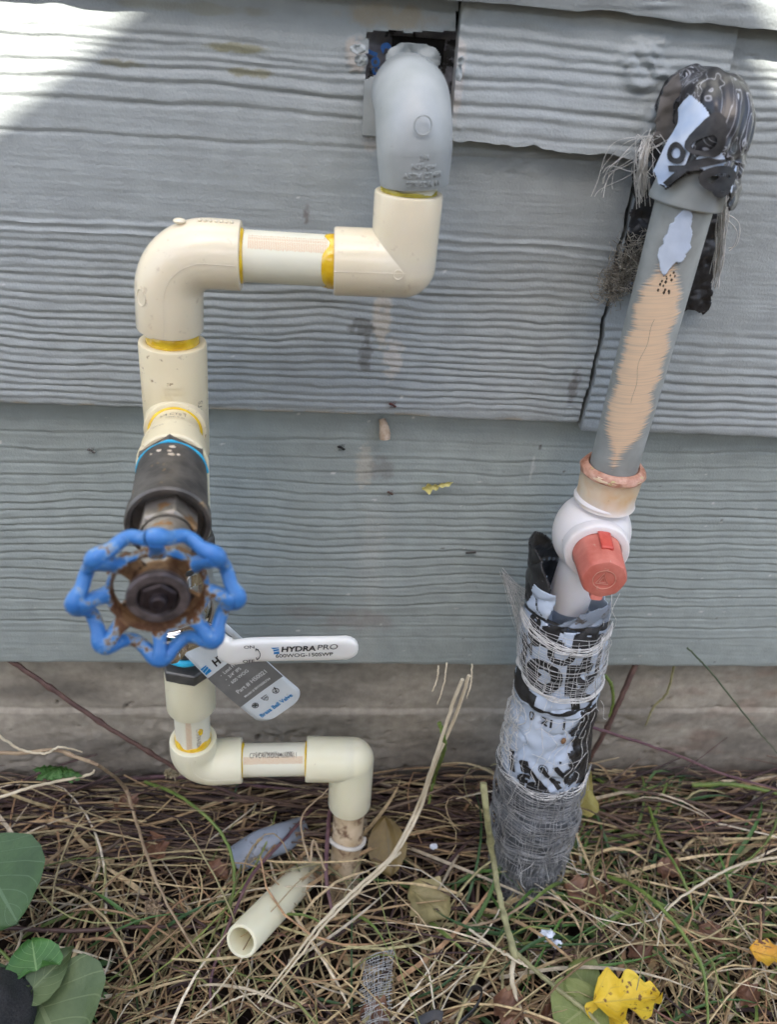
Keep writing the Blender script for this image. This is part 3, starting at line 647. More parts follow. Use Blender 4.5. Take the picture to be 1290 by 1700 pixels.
# nipple + cream corner elbow
c1 = at(669, 438, Y0); t1 = at(679, 318, Y0); h1 = at(554, 434, Y0)
mb = MB(); mb.lathe((gB+t1)/2-np.array([0, 0, .012]), (0, 0, 1), [(0, .0113), (.024, .0113)]); mb.build('pipe_section', M_pipe, lp)
glue('glue_ring', t1, (0, 0, 1), .0113, lp, 3, .0028, .5, pmat('olive_cement', (.30, .24, .02), (.55, .45, .05), scale=200, rough=.25))
mb = MB(); corner_elbow(mb, t1, c1, h1, .0151, .0117)
mb.tube([c1+(h1-c1)*k/8+np.array([0, -.0150, 0]) for k in range(9)], .00025, seg=6)
q = at(661, 456, Y0+.0148); e1 = mb.build('elbow_fitting', M_cream, lp, sharp=40)
su2 = Surf([h1, (h1+c1)/2, c1], [.0151]*3, 20)
mb = MB(); ct = q+np.array([0, -.0001, 0]); mb.tube([np.array([ct[0]+.0021*math.cos(t), -Y0-math.sqrt(max(.0151**2-(ct[2]+.0021*math.sin(t)-c1[2])**2, 0))-.0001, ct[2]+.0021*math.sin(t)]) for t in np.linspace(0, 2*math.pi, 25)], .00022, seg=6)
text_map(mb, '1', .003, lambda x, y: np.array([ct[0]+x, -Y0-math.sqrt(max(.0151**2-(ct[2]+y-c1[2])**2, 0))-.0002, ct[2]+y]))
mb.build('moulded_mark', M_cream, e1)
# horizontal pale pipe
h0 = at(401, 425, Y0); c2 = at(279, 417, Y0); v0 = at(282, 546, Y0)
mb = MB(); mb.lathe(h1+(h1-h0)*.0+norm(c1-h1)*.004, h0-h1, [(0, .0114), (np.linalg.norm(h0-h1)+.008, .0114)])
pp = mb.build('pipe_section', M_pipe, lp)
print_stripe(h0+norm(h1-h0)*.0035, h0+norm(h1-h0)*.0385, .0114, .88, .62, pp, 46)
glue('glue_ring', h0, h1-h0, .0114, lp, 5, .0018, .3); glue('glue_ring', h1, h0-h1, .0114, lp, 8, .0040, .7)
mb = MB(); round_elbow(mb, h0, c2, v0, .0154, .0117, .0185)
for k in range(7): mb.sphere(h0+norm(c2-h0)*(.0035+.0023*k)+np.array([0, -.003, .0153]), .0009, 8, 6, sc=(1, 1.5, .7))
mb.sphere(c2+np.array([.0065, -.003, .0142]), .0026, 16, 8, sc=(1.1, 1, .45))
e2 = mb.build('elbow_fitting', M_cream, lp, sharp=40)
mb = MB(); sv = Surf([c2, (c2+v0)/2, v0], [.0154]*3, 12); q = at(245, 498, Y0+.012); l_ = c2[2]-q[2]; a_ = -.75
mb.tube([sv.pt(a_+.0030*math.cos(t)/.0154, l_+.0038*math.sin(t), .00005) for t in np.linspace(0, 2*math.pi, 25)], .00025, seg=6)
text_map(mb, 'C', .0042, lambda x, y: sv.pt(a_+x/.0154, l_-y, .00015), cuts=.001); mb.build('moulded_mark', M_cream, e2)
# vertical pipe and tee
v1 = at(286, 566, Y0); vd = norm(at(322, 1262, Y0+.002)-v1)
mb = MB(); mb.lathe(v0-vd*.004, vd, [(0, .0114), (.03, .0114)]); p2 = mb.build('pipe_section', M_pipe, lp)
print_stripe(v0+vd*.0002, v1-vd*.0004, .0114, -.25, .42, p2, 9)
mb = MB(); s3 = Surf([v0, (v0+v1)/2, v1], [.0114]*3, 8); text_map(mb, 'IS', .0042, lambda x, y: s3.pt(.05+x/.0114, s3.len*.55-y, .00015), rot=-1.57, cuts=.001, bold=.01); mb.build('printed_letters', M_inkp, p2)
glue('glue_ring', v1, -vd, .0114, lp, 12, .0036, .9)
mb = MB(); text_map(mb, 'C', .0001, lambda x, y: v0); 
T0 = at(288, 690, Y0); Wc = at(262, 1002, .2); BD = norm(Wc-T0); BL = np.linalg.norm(Wc-T0)
tee_end = v1+vd*.062
mb = MB(); fitting(mb, v1, tee_end, .0160, .0117, both=True)
pr = [(0, .0150), (.0165, .0150), (.0178, .0147), (.0182, .0140), (.0182, .0118), (.014, .0116)]
mb.lathe(v1+vd*np.dot(T0-v1, vd), BD, pr, seg=48); tee = mb.build('tee_fitting', M_cream2, lp, sharp=40)
TB = v1+vd*np.dot(T0-v1, vd)
st = Surf([v1, (v1+tee_end)/2, tee_end], [.0160]*3, 20)
mb = MB(); text_map(mb, 'SCH 40', .0036, lambda x, y: st.pt(-1.12+x/.016, .021-y, .00012), rot=1.57, cuts=.001)
for k in range(7): text_map(mb, random.choice(['3/4', 'NSF', 'D2846', 'CTS']), .0022, lambda x, y, k=k: st.pt(.12+.2*(k % 3-1)+x/.016, .018+.0024*(k//3)-y, .0002), cuts=.001)
mb.build('moulded_text', M_cream2, tee)
mb = MB(); text_map(mb, 'CTS', .0042, lambda x, y: st.pt(.98+x/.016, .030-y, .00012), rot=1.4, cuts=.001); mb.build('printed_letters', M_inkp, tee)
glue('glue_ring', TB+BD*.0180, BD, .0119, lp, 22, .0020, .35)
# branch adapter
mb = MB(); mb.lathe(TB+BD*.012, BD, [(0, .0119), (.0175, .0119), (.0190, .0124), (.0225, .0140), (.0265, .0147), (.036, .0149), (.0400, .0158), (.0432, .0158), (.0440, .0150), (.0440, .010)])
ad = mb.build('adapter_fitting', M_cream2, lp, sharp=40)
sb = Surf([TB+BD*.018, TB+BD*.026, TB+BD*.034], [.0119]*3, 10)
mb = MB()
def brf(R_):                               # frame round the branch: angle 0 on top
    Rt = norm(np.cross(BD, (0, 0, 1))); Up = np.cross(Rt, BD); Rt = Rt if Rt[0] > 0 else -Rt
    return lambda a, d, r=R_: TB+BD*d+(Up*math.cos(a)+Rt*math.sin(a))*r
bf = brf(.012)
text_map(mb, '3/4 CTS 1', .0032, lambda x, y: bf(x/.0119, .0248-y, .01205), cuts=.001, bold=.005)
text_map(mb, 'CPVC 4120', .0018, lambda x, y: bf(x/.0119+.1, .0285-y, .0122), cuts=.001)
text_map(mb, 'NSF-pw', .0018, lambda x, y: bf(x/.0149-.4, .042-y, .01505), cuts=.001)
mb.build('printed_letters', M_inkp, ad)
# gunmetal valve with the blue handwheel
gv = MB()
hexprism(gv, TB+BD*.0525, BD, .0158, .0085, rot=.52)
gv.lathe(TB+BD*.055, BD, [(.005, .0138), (.0062, .0148), (.012, .0151), (.036, .0154), (.042, .0158), (.045, .0166), (.050, .0167), (.051, .0160), (.0508, .0145), (.047, .0135), (.046, .006)], seg=56)
val = gv.build('gate_valve', M_brass, lp, sharp=32, label='dark grey metal valve pointing out towards the viewer')
mb = MB(); 

mb.tube([bf(a, .0612+.0010*abs(math.sin(a*1.5)), .0150) for a in np.linspace(-1.75, 1.6, 40)], [.00055*(.3+1.5*float(vn(np.array(a*3.), np.array(0.), 3))) for a in np.linspace(-1.75, 1.6, 40)], seg=8)
mb.build('thread_sealant', M_cyan, val)
mb = MB()
for s_ in range(6):
    a = random.uniform(-.5, .4); d = random.uniform(.066, .074); mb.sphere(bf(a, d, .0150), random.uniform(.0006, .0016), 10, 6, sc=(1.2, 1, .25), fn=lambda q: 1+.35*mnoise(Vector(q*3)))
mb.build('paint_flake', pmat('tan_flake', (.45, .36, .25), (.62, .52, .42), scale=300, rough=.6), val)
mb = MB(); hexprism(mb, TB+BD*.094, BD, .0118, .020, rot=.2)
mb.lathe(TB+BD*.112, BD, [(0, .0098), (.010, .0092), (.020, .0085), (.030, .0062), (.034, .0058)], cap=(False, True)); mb.lathe(TB+BD*.085, BD, [(0, .0102), (.030, .0102)])
mb.build('packing_nut', M_brass2, val, sharp=30, bev=.0006)
# handwheel: scalloped rim, eight spokes, dished rusty ring, nut
WD = norm(BD+np.array([.02, 0, -.05])); WX = norm(np.cross(WD, (0, 0, 1))); WX = WX if WX[0] > 0 else -WX; WY = np.cross(WX, WD); WY = WY if WY[2] > 0 else -WY
WP = lambda r, a, d: Wc+WX*(r*math.sin(a))+WY*(r*math.cos(a))+WD*d
RW = .0284; PH = R(4)
mb = MB(); n = 160
pts = []; rad = []
for k in range(n+1):
    a = 2*math.pi*k/n; lob = math.cos(8*(a-PH)); p_ = max(lob, 0)**1.6; r = RW*(.862+.012*lob+.058*p_); pts.append(WP(r, a, -.0042+.0030*lob)); rad.append(.0024+.0008*p_)
mb.tube(pts[:-1]+[pts[0]], rad, seg=14, hint=tuple(WD))
for k in range(8):
    a = PH+2*math.pi*k/8
    P_ = [WP(RW*r, a+da, d) for r, da, d in ((.90, 0, -.0010), (.82, .0, -.0018), (.72, .0, -.0038), (.58, 0, -.0058))]
    ribbon(mb, P_, [.0030, .0025, .0022, .0030], [.0030, .0027, .0024, .0022], WX*math.cos(a)-WY*math.sin(a), n=9, seg=14, ex=3.0)
    mb.sphere(WP(RW*.90, a, -.0014), .0029, 18, 12, sc=(1, 1, 1))
# dished ring
mb.lathe(Wc, WD, [(-.0085, RW*.605), (-.0056, RW*.615), (-.0048, RW*.60), (-.0052, RW*.56), (-.0072, RW*.53), (-.0100, RW*.525), (-.0104, RW*.57), (-.0085, RW*.605)], seg=64)
M_wheel = bpy.data.materials.new('chipped_blue_paint'); nt, N, L = nodes(M_wheel); b = N['Principled BSDF']
tc = N.new('ShaderNodeTexCoord'); n1 = N.new('ShaderNodeTexNoise'); n1.inputs['Scale'].default_value = 190; n1.inputs['Detail'].default_value = 6; n1.inputs['Roughness'].default_value = .65; L.new(tc.outputs['Object'], n1.inputs[0])
at_ = N.new('ShaderNodeAttribute'); at_.attribute_name = 'wear'
ad_ = N.new('ShaderNodeMath'); ad_.operation = 'ADD'; L.new(n1.outputs[0], ad_.inputs[0]); L.new(at_.outputs['Fac'], ad_.inputs[1])
r1 = N.new('ShaderNodeValToRGB'); L.new(ad_.outputs[0], r1.inputs[0]); cr = r1.color_ramp
cr.elements[0].position = 0; cr.elements[0].color = (.028, .14, .44, 1); cr.elements[1].position = .60; cr.elements[1].color = (.05, .20, .50, 1)
for p_, c_ in ((.648, (.16, .33, .58)), (.668, (.30, .31, .29)), (.72, (.16, .075, .03)), (.86, (.11, .045, .02)), (1.0, (.24, .13, .06))):
    e = cr.elements.new(p_); e.color = (*c_, 1)
L.new(r1.outputs[0], b.inputs['Base Color'])
mr = N.new('ShaderNodeMapRange'); mr.inputs[1].default_value = .6; mr.inputs[2].default_value = .7; mr.inputs[3].default_value = .32; mr.inputs[4].default_value = .85; L.new(ad_.outputs[0], mr.inputs[0]); L.new(mr.outputs[0], b.inputs['Roughness'])
bp = N.new('ShaderNodeBump'); bp.inputs['Strength'].default_value = .5; bp.inputs['Distance'].default_value = .0006; bp.invert = True; L.new(ad_.outputs[0], bp.inputs['Height']); L.new(bp.outputs[0], b.inputs['Normal'])
hw = mb.build('handwheel', M_wheel, val, sharp=50, label='chipped blue cast handwheel with eight lobes and rust round its hub')
me = hw.data; co = np.array([v.co for v in me.vertices])-Wc; rr_ = np.sqrt((co@WX)**2+(co@WY)**2)/RW; an = np.arctan2(co@WX, co@WY)
wear = np.clip((.60-rr_)/.22, -.30, 1)*.36+.130 + .26*np.clip(np.cos(an+2.5), 0, 1)*np.clip(.98-rr_, 0, 1)+.05*np.cos(an*3+1) + np.clip(-(co@WD)-.0035, 0, .006)*30*np.clip(1.05-rr_, 0, 1)
a_ = me.attributes.new('wear', 'FLOAT', 'POINT'); a_.data.foreach_set('value', wear.astype(np.float32))
mb = MB()
for k in range(4):
    a = .75+math.pi/2*k; ribbon(mb, [WP(RW*.59, a, -.0090), WP(RW*.46, a, -.0112), WP(RW*.24, a, -.0100)], [.0058, .0044, .0044], [.0016]*3, WX*math.cos(a)-WY*math.sin(a), n=6, seg=10)
mb.lathe(Wc, WD, [(-.013, .0085), (-.010, .0098), (-.006, .0100)], seg=40)
mb.build('hub_web', pmat('brown_rust', (.12, .055, .025), (.30, .18, .09), scale=220, rough=.85, bump=.8, bscale=400, dirt=(.05, .03, .02), dscale=200), hw)
mb = MB(); mb.lathe(Wc, WD, [(-.0085, .0090), (-.0050, .0104), (-.0030, .0107), (-.0022, .0102), (-.0018, .0082), (-.0020, .0074), (-.0052, .0060), (-.0052, .0005)], seg=48)
hx = None
hn = mb.build('hub_nut', pmat('purple_brown_metal', (.085, .068, .065), (.19, .155, .15), scale=200, rough=.5, metal=.4, bump=.6, bscale=500), hw, sharp=30)
mb = MB(); hexprism(mb, Wc-WD*.0052, WD, .0070, .0034, rot=.3); mb.lathe(Wc, WD, [(-.0020, .0030), (.0004, .0028), (.0010, .0020), (.0008, .0005)], seg=24, cap=(False, True)); mb.build('stem_bolt', pmat('dark_purple_metal', (.028, .020, .022), (.06, .045, .045), scale=200, rough=.45, metal=.5, bump=.5, bscale=500), hn, sharp=30, bev=.0003)

# ---- below the tee: vertical pipe, hex adapters, chrome ball valve
vz = lambda py: v1+vd*((v1[2]-at(300, py, Y0)[2])/-vd[2])     # point of the vertical run seen at row py
q0 = vz(880)
mb = MB(); mb.lathe(tee_end-vd*.004, q0-tee_end, [(0, .0114), (.010, .0114)]); mb.build('pipe_section', M_pipe, lp)
glue('glue_ring', tee_end, vd, .0114, lp, 31, .0018, .4)
a0_ = tee_end+vd*.006
mb = MB(); fitting(mb, a0_, q0, .0155, .0117); ad2 = mb.build('adapter_fitting', M_cream3, lp, sharp=40)
s4 = Surf([a0_, (a0_+q0)/2, q0], [.0155]*3, 10); mb = MB(); text_map(mb, '3/4 CPVC', .0024, lambda x, y: s4.pt(1.15+x/.0155, .016-y, .0001), rot=1.57, cuts=.001); mb.build('printed_letters', M_inkp, ad2)
mb = MB(); hexprism(mb, q0, vd, .0188, .009, rot=.2); mb.build('hex_nut', M_hexgrey, lp, sharp=30, bev=.0006)
bt = q0+vd*.0092
mb = MB(); mb.lathe(bt, vd, [(0, .0125)]+[(.001+.0009*k, .0130 if k % 2 else .0122) for k in range(12)], seg=40, cap=(True, True)); mb.build('brass_thread', M_bronze, lp)
bv = thing('x', (0, 0, 0)); bpy.data.objects.remove(bv)
bc = vz(1020); be = vz(1092)
M_nick = pmat('dull_brass', (.30, .21, .11), (.42, .32, .18), scale=150, rough=.28, metal=1, bump=.15)
mb = MB(); LB_ = np.linalg.norm(be-bt)-.012; d0 = .011
mb.lathe(bt, vd, [(d0-.002, .012), (d0, .0160), (d0+.007, .0165), (d0+.009, .0150), (LB_*.32, .0165), (LB_*.42, .0188), (LB_*.5, .0196), (LB_*.6, .0188), (LB_*.72, .0160), (LB_*.8, .0140), (LB_*.86, .0150)], seg=40)
hexprism(mb, bt+vd*(LB_*.82), vd, .0178, .010, rot=.2)
ball = mb.build('ball_valve', M_chrome, lp, sharp=35, label='chrome ball valve body hidden behind the handwheel')
mb = MB(); st0 = bt+vd*(LB_*.5); Fd = np.array([0, -1.0, 0]); mb.lathe(st0+Fd*.017, Fd, [(0, .0095), (.008, .0090), (.0085, .0070), (.014, .0068), (.0145, .0055), (.022, .0055)], seg=32, cap=(False, True)); hexprism(mb, st0+Fd*.0395, Fd, .0078, .0055); mb.lathe(st0+Fd*.044, Fd, [(0, .0045), (.006, .0045)], cap=(False, True)); mb.build('valve_stem', M_chrome, ball, sharp=30)
mb = MB(); mb.tube([bt+vd*(LB_+.0005)+np.array([.0150*math.cos(a), .0150*math.sin(a), .0003*math.sin(5*a)]) for a in np.linspace(0, 2*math.pi, 50)], .0022, seg=8); mb.build('thread_sealant', M_cyan, ball)
mb = MB(); mb.tube([bt+np.array([.0128*math.cos(a), .0128*math.sin(a), .0006+.0003*math.sin(5*a)]) for a in np.linspace(0, 2*math.pi, 50)], .0012, seg=8); mb.build('thread_sealant', M_cyan, ball)
# lever with white sleeve
YL = .098
L0 = st0+Fd*.038; Lp = [at(330, 1060, YL-.014), at(366, 1072, YL-.004), at(388, 1082, YL+.0005), at(420, 1078.5, YL+.001), at(480, 1077, YL), at(540, 1076, YL), at(575, 1075, YL)]
mb = MB(); ribbon(mb, [L0+np.array([-.008, 0, 0]), L0, at(340, 1050, YL-.016), at(368, 1062, YL-.010), at(386, 1075, YL-.003)], [.0090, .0095, .0080, .0070, .0070], [.0011]*5, (0, 0, 1), n=20, ex=6); lev = mb.build('valve_lever', M_chrome, ball, sharp=40)
mb = MB(); wl = Lp[1:]; PP = resample(wl, 40); ends = PP[-1]; dirr = norm(PP[-1]-PP[-3])
W_ = [.0096, .0095, .0093]+[.0088]*5+[.0078]*32
pp2 = list(PP)+[ends+dirr*.0025, ends+dirr*.0045, ends+dirr*.0058, ends+dirr*.0064]; W_ = W_+[.0069, .0054, .0035, .0010]; T_ = [.0030]*40+[.0029, .0026, .0021, .0012]
ribbon(mb, pp2, W_, T_, (.02, 0, 1), seg=32, ex=3.2)
slv = mb.build('lever_sleeve', M_white, lev, sharp=60, label='white vinyl grip sleeve of the valve lever')
HO = at(480, 1077, YL+.0030+.0002); HX = norm(at(575, 1074, YL+.0032)-at(420, 1079.5, YL+.0032)); HY = norm(np.array([0, 0, 1])-HX*HX[2])
hmap = lambda px, py: (lambda P: (lambda x, y: P+HX*x+HY*y+np.array([0, -.0001, 0])))(at(px, py, YL+.0033))
hmap2 = lambda px, py: (lambda P: (lambda x, y: P+HX*x+HY*y+np.array([0, -.0001, 0])))(at(px, py, YL+.0047))
mb = MB(); text_map(mb, 'HYDRA', .0052, hmap(494.5, 1077.5), bold=.030, shear=.15, sx=1.05); text_map(mb, 'PRO', .0052, hmap(543, 1074.5), shear=.15, sx=1.12); text_map(mb, '600WOG-150SWP', .0037, hmap(505, 1087.5), bold=.008, sx=1.05)
text_map(mb, 'ON', .0030, hmap2(413.5, 1074.5), bold=.01, sx=1.2); text_map(mb, 'OFF', .0030, hmap2(412.5, 1098), bold=.01, sx=1.2)
hp = hmap2(412, 1086.5); arc_ = [hp(.0020+.0042*math.cos(t), .0048*math.sin(t)) for t in np.linspace(-1.0, 1.0, 16)]
mb.tube(arc_, .00022, seg=6); mb.tube([arc_[0], arc_[0]+HX*.0013+HY*.0013], .00025, seg=6); mb.tube([arc_[0], arc_[0]+HX*-.0003+HY*.0016], .00025, seg=6); mb.tube([arc_[-1], arc_[-1]+HX*.0014-HY*.0010], .00025, seg=6); mb.tube([arc_[-1], arc_[-1]-HX*.0001-HY*.0016], .00025, seg=6)
mb.build('printed_lettering', M_ink, slv)
mb = MB(); lm = hmap(456, 1080.5)
for P4 in ([(-.0023, .0024), (.0023, .0024), (.0023, .0019), (-.0023, .0010)], [(-.0023, .0006), (.0023, .0014), (.0023, .0002), (-.0023, -.0008)], [(-.0023, -.0012), (.0023, -.0003), (.0023, -.0024), (-.0023, -.0024)]):
    mb.add([lm(*q) for q in P4], [(0, 1, 2, 3)])
mb.build('printed_emblem', M_blue_ink, slv)
# ---- card tag hanging from the valve
TL, TR, BL_, BR = at(296, 1076, .070), at(364, 1025, .074), at(437, 1203, .066), at(509, 1150, .070)
def tagp(u, v, o=0):
    p = (TL*(1-u)+TR*u)*(1-v)+(BL_*(1-u)+BR*u)*v; nn = norm(np.cross(TR-TL, BL_-TL)); nn = nn if nn[1] < 0 else -nn
    return p+nn*(o+.0022*math.sin(v*2.6)+.0005*math.sin(u*3+v*5))
tagL = np.linalg.norm((BL_+BR)/2-(TL+TR)/2); tagW = np.linalg.norm(TR-TL)
def tedge(v, c=.115):                      # rounded lower corners
    if v < 1-c: return 0.0
    q = (v-(1-c))/c; return (1-math.sqrt(max(1-q*q, 0)))*.32
def tagstrip(mb, v0_, v1_, o, n=14, both=False):
    V = []; vs = np.linspace(v0_, v1_, n+1)
    if v1_ > .99: vs = np.concatenate([np.linspace(v0_, .885, 6), .885+.115*np.sin(np.linspace(0, 1, 16)[1:]*math.pi/2)]); n = len(vs)-1
    for v in vs:
        e = tedge(v)
        for i in range(13): V.append(tagp(e+(1-2*e)*i/12, v, o))
    mb.add(V, [(j*13+i, j*13+i+1, (j+1)*13+i+1, (j+1)*13+i) for j in range(n) for i in range(12)])
mb = MB(); tagstrip(mb, 0, 1, 0); tag = mb.build('valve_tag', M_tagw, None, solid=.0006, label='white and grey card tag with rounded end hanging behind the white lever', category='tag')
tg = lambda u, v: (lambda x, y: tagp(u+x/tagW, v-y/tagL, .0006))
def tagpart(mb, name, mat): o = mb.build(name, mat, tag); o.location = -tag.location; return o
mb = MB(); tagstrip(mb, .33, .715, .00042); tagpart(mb, 'grey_band', M_tagg)
mb = MB(); text_map(mb, 'HYDRA', .0072, tg(.60, .265), bold=.04, shear=.15); tagpart(mb, 'printed_lettering', M_ink)
mb = MB()
for a_q in ([(-.0026, .0028), (.0026, .0028), (.0026, .0022), (-.0026, .0012)], [(-.0026, .0007), (.0026, .0017), (.0026, .0002), (-.0026, -.0009)], [(-.0026, -.0014), (.0026, -.0003), (.0026, -.0028), (-.0026, -.0028)]):
    mb.add([tg(.10, .265)(*q) for q in a_q], [(0, 1, 2, 3)])
text_map(mb, 'Brass Ball Valve', .0047, tg(.48, .905), bold=.025, sx=.93); tagpart(mb, 'printed_lettering', pmat('bright_blue_ink', (.01, .26, .60), rough=.4))
mb = MB()
for s_, u, v, sz, bo in (('-  Lead Free', .43, .375, .0034, .01), ('-  3/4" IPS', .40, .43, .0034, .01), ('-  600 WOG', .41, .485, .0034, .01), ('Part # H50021', .53, .585, .0044, .012), ('Model # BHV600LF34', .51, .66, .0025, .02)): text_map(mb, s_, sz, tg(u, v), bold=bo)
tagpart(mb, 'printed_lettering', M_tagt)
mb = MB()
for u in (.22, .46, .70):
    cc = tg(u, .785)
    if u == .46:
        q = [(-.0022, .0018), (.0022, .0018), (.0018, -.0006), (0, -.0024), (-.0018, -.0006)]; mb.tube([cc(*p) for p in q+q[:1]], .00016, seg=5); text_map(mb, 'NSF', .0018, cc, bold=.02)
    else: mb.tube([cc(.0021*math.cos(t), .0021*math.sin(t)) for t in np.linspace(0, 2*math.pi, 25)], .0002, seg=5)
    if u == .22: text_map(mb, 'SE', .0030, cc, bold=.04)
    if u == .70: mb.tube([cc(-.0010, 0), cc(-.0002, -.0011), cc(.0012, .0030)], .0003, seg=5)
tagpart(mb, 'printed_emblem', M_ink)
# ---- lower run
g1 = be; g2 = vz(1168); g3 = vz(1222); c3 = vz(1263)
mb = MB(); hexprism(mb, g1-vd*.002, vd, .0182, .0085, rot=.2); mb.build('hex_nut', M_hexgrey, lp, sharp=30, bev=.0006)
mb = MB(); fitting(mb, g2, g1+vd*.006, .0158, .0117); mb.build('adapter_fitting', M_cream3, lp, sharp=40)
mb = MB(); mb.lathe(g2-vd*.004, vd, [(0, .0116), (np.linalg.norm(g3-g2)+.008, .0116)]); p5 = mb.build('pipe_section', M_pipe, lp)
print_stripe(g2+vd*.001, g3-vd*.001, .0116, -.05, .32, p5, 30)
mb = MB(); s5 = Surf([g2, (g2+g3)/2, g3], [.0116]*3, 10); text_map(mb, 'CTS-3/4-SDR', .0042, lambda x, y: s5.pt(.48+x/.0116, s5.len*.62-y, .00015), rot=-1.57, cuts=.001, sx=.8); mb.build('printed_letters', M_inkp, p5)
glue('glue_ring', g3, -vd, .0116, lp, 44, .0036, .8)
mb = MB()
for k in range(5):
    a = k*1.3; mb.tube([s5.pt(.62+.12*math.cos(a+t)*math.sin(t*2), s5.len*.45+.0026*math.sin(a+t), .0003) for t in np.linspace(0, 2, 9)], .0005, seg=6)
mb.build('glue_smear', M_glue, p5)
k0 = at(402, 1262, Y0); k1 = at(508, 1260, Y0); c4 = at(584, 1261, Y0); k2 = at(580, 1334, Y0+.004)
mb = MB(); round_elbow(mb, g3, c3, k0, .0158, .0119, .0160); mb.build('elbow_fitting', M_cream3, lp, sharp=40)
mb = MB(); mb.lathe(k0-norm(k1-k0)*.004, k1-k0, [(0, .0116), (np.linalg.norm(k1-k0)+.008, .0116)]); p6 = mb.build('pipe_section', M_pipe, lp)
print_stripe(k0+norm(k1-k0)*.002, k1-norm(k1-k0)*.002, .0116, .86, .42, p6, 58)
mb = MB(); s6 = Surf([k0, (k0+k1)/2, k1], [.0116]*3, 10); 
for (tx_, da_, dl_, bo_) in (('CPVC4120D2846SDR11', .0, 0, .01), ('3/4 ASTM NSF-pw 100PSI', .06, .0006, .0)): text_map(mb, tx_, .0050, lambda x, y, da_=da_, dl_=dl_: s6.pt(1.14+da_+y/.0116, s6.len*.5+x+dl_, .00015), cuts=.001, bold=bo_, sx=.66 if bo_ else .5)
mb.build('printed_letters', pmat('smudged_ink', (.06, .05, .045), (.30, .26, .2), scale=500, rough=.6), p6)
glue('glue_ring', k0, k1-k0, .0116, lp, 51, .0022, .3); glue('glue_ring', k1, k0-k1, .0116, lp, 52, .0014, .2)
mb = MB(); corner_elbow(mb, k1, c4, k2, .0158, .0119); mb.build('elbow_fitting', M_cream3, lp, sharp=40)
mb = MB(); kb = at(572, 1470, Y0+.030); mb.tube(resample([k2-norm(kb-k2)*.004, (k2+kb)/2+np.array([0, 0, 0]), kb+norm(kb-k2)*.03], 12), .0116, seg=40, fn=lambda a, l, i: 1+.02*math.sin(3*a+l*40))
p7 = mb.build('pipe_section', pmat('soiled_pipe_plastic', (.42, .31, .18), (.62, .50, .34), scale=60, rough=.55, bump=.3, bscale=400, dirt=(.16, .09, .05), dscale=110, dth=.52, dw=.12), lp, label='dirt-stained lower pipe going into the ground')
mb = MB(); s7 = Surf([k2, (k2+kb)/2, kb], [.0116]*3, 10); mb.tube([s7.pt(a, s7.len*.42+.001*math.sin(a*2), .0012) for a in np.linspace(-1.6, 1.6, 20)], .0016, seg=8); mb.build('glue_ring', pmat('white_dried_glue', (.55, .52, .45), (.7, .66, .58), rough=.6), p7)


# ================================================================== RIGHT: grey painted pipe with capped white fitting, wrapped below
rp = thing('capped_pipe', gz(872, 1470, 0), label='grey painted pipe on the right with a red-capped white fitting, wrapped in torn tape', category='pipework')
YR = .035
r1 = at(1147, 300, YR); r2 = at(1137, 338, YR); r3 = at(1019, 775, YR+.001); rc = np.array([r1[0]+.0035, r1[1], at(1170, 118, YR)[2]-.0155])
rd = norm(r3-r2)
# elbow and collar under the torn membrane
mb = MB(); pts = []; rad = []
bnd = .019; a = np.array([0, 1, 0.]); b = bR = norm(r2-rc); cen = rc+a*bnd+b*bnd
pts = [rc+a*.05]; rad = [.0112]
for k in range(13):
    t = math.pi/2*k/12; pts.append(cen-b*bnd*math.cos(t)-a*bnd*math.sin(t)); rad.append(.0112+.0014*k/12)
L = np.linalg.norm(r2-rc)
for q, r in ((.45, .0138), (.7, .0156), (.97, .0170), (.992, .0168), (1.0, .0163), (1.0, .0136), (.94, .0133)): pts.append(rc+b*L*q); rad.append(r)
mb.tube(pts, rad, seg=48, hint=(0, 0, 1)); mb.build('elbow_fitting', M_greyfit, rp, sharp=50)
# scraped pipe: material by running length
M_scr = bpy.data.materials.new('scraped_grey_paint'); nt, N, L_ = nodes(M_scr); b_ = N['Principled BSDF']
uv = N.new('ShaderNodeUVMap'); sp = N.new('ShaderNodeSeparateXYZ'); L_.new(uv.outputs[0], sp.inputs[0])
def mth(op, a, b=None, c=None):
    m = N.new('ShaderNodeMath'); m.operation = op
    for i, q in enumerate((a, b, c)):
        if q is None: continue
        if isinstance(q, (int, float)): m.inputs[i].default_value = q
        else: L_.new(q, m.inputs[i])
    return m.outputs[0]
cmb = N.new('ShaderNodeCombineXYZ'); L_.new(mth('MULTIPLY', sp.outputs[0], 3.5), cmb.inputs[0]); L_.new(mth('ADD', mth('MULTIPLY', sp.outputs[1], 1150), mth('MULTIPLY', sp.outputs[0], 22)), cmb.inputs[1])
nz = N.new('ShaderNodeTexNoise'); nz.inputs['Scale'].default_value = 1.0; nz.inputs['Detail'].default_value = 3; L_.new(cmb.outputs[0], nz.inputs[0])
c2_ = N.new('ShaderNodeCombineXYZ'); L_.new(mth('MULTIPLY', sp.outputs[1], 90), c2_.inputs[1]); nz2 = N.new('ShaderNodeTexNoise'); nz2.inputs['Scale'].default_value = 1; L_.new(c2_.outputs[0], nz2.inputs[0])
dist = mth('ABSOLUTE', mth('SUBTRACT', mth('ADD', sp.outputs[0], mth('MULTIPLY', sp.outputs[1], .05)), -.062))
endm = mth('MULTIPLY', mth('SMOOTH_MIN', mth('SUBTRACT', sp.outputs[1], .030), mth('SUBTRACT', .131, sp.outputs[1]), .01), 6)      # fades at the two ends of the scrape
wd = mth('MINIMUM', mth('ADD', endm, .04), .138)
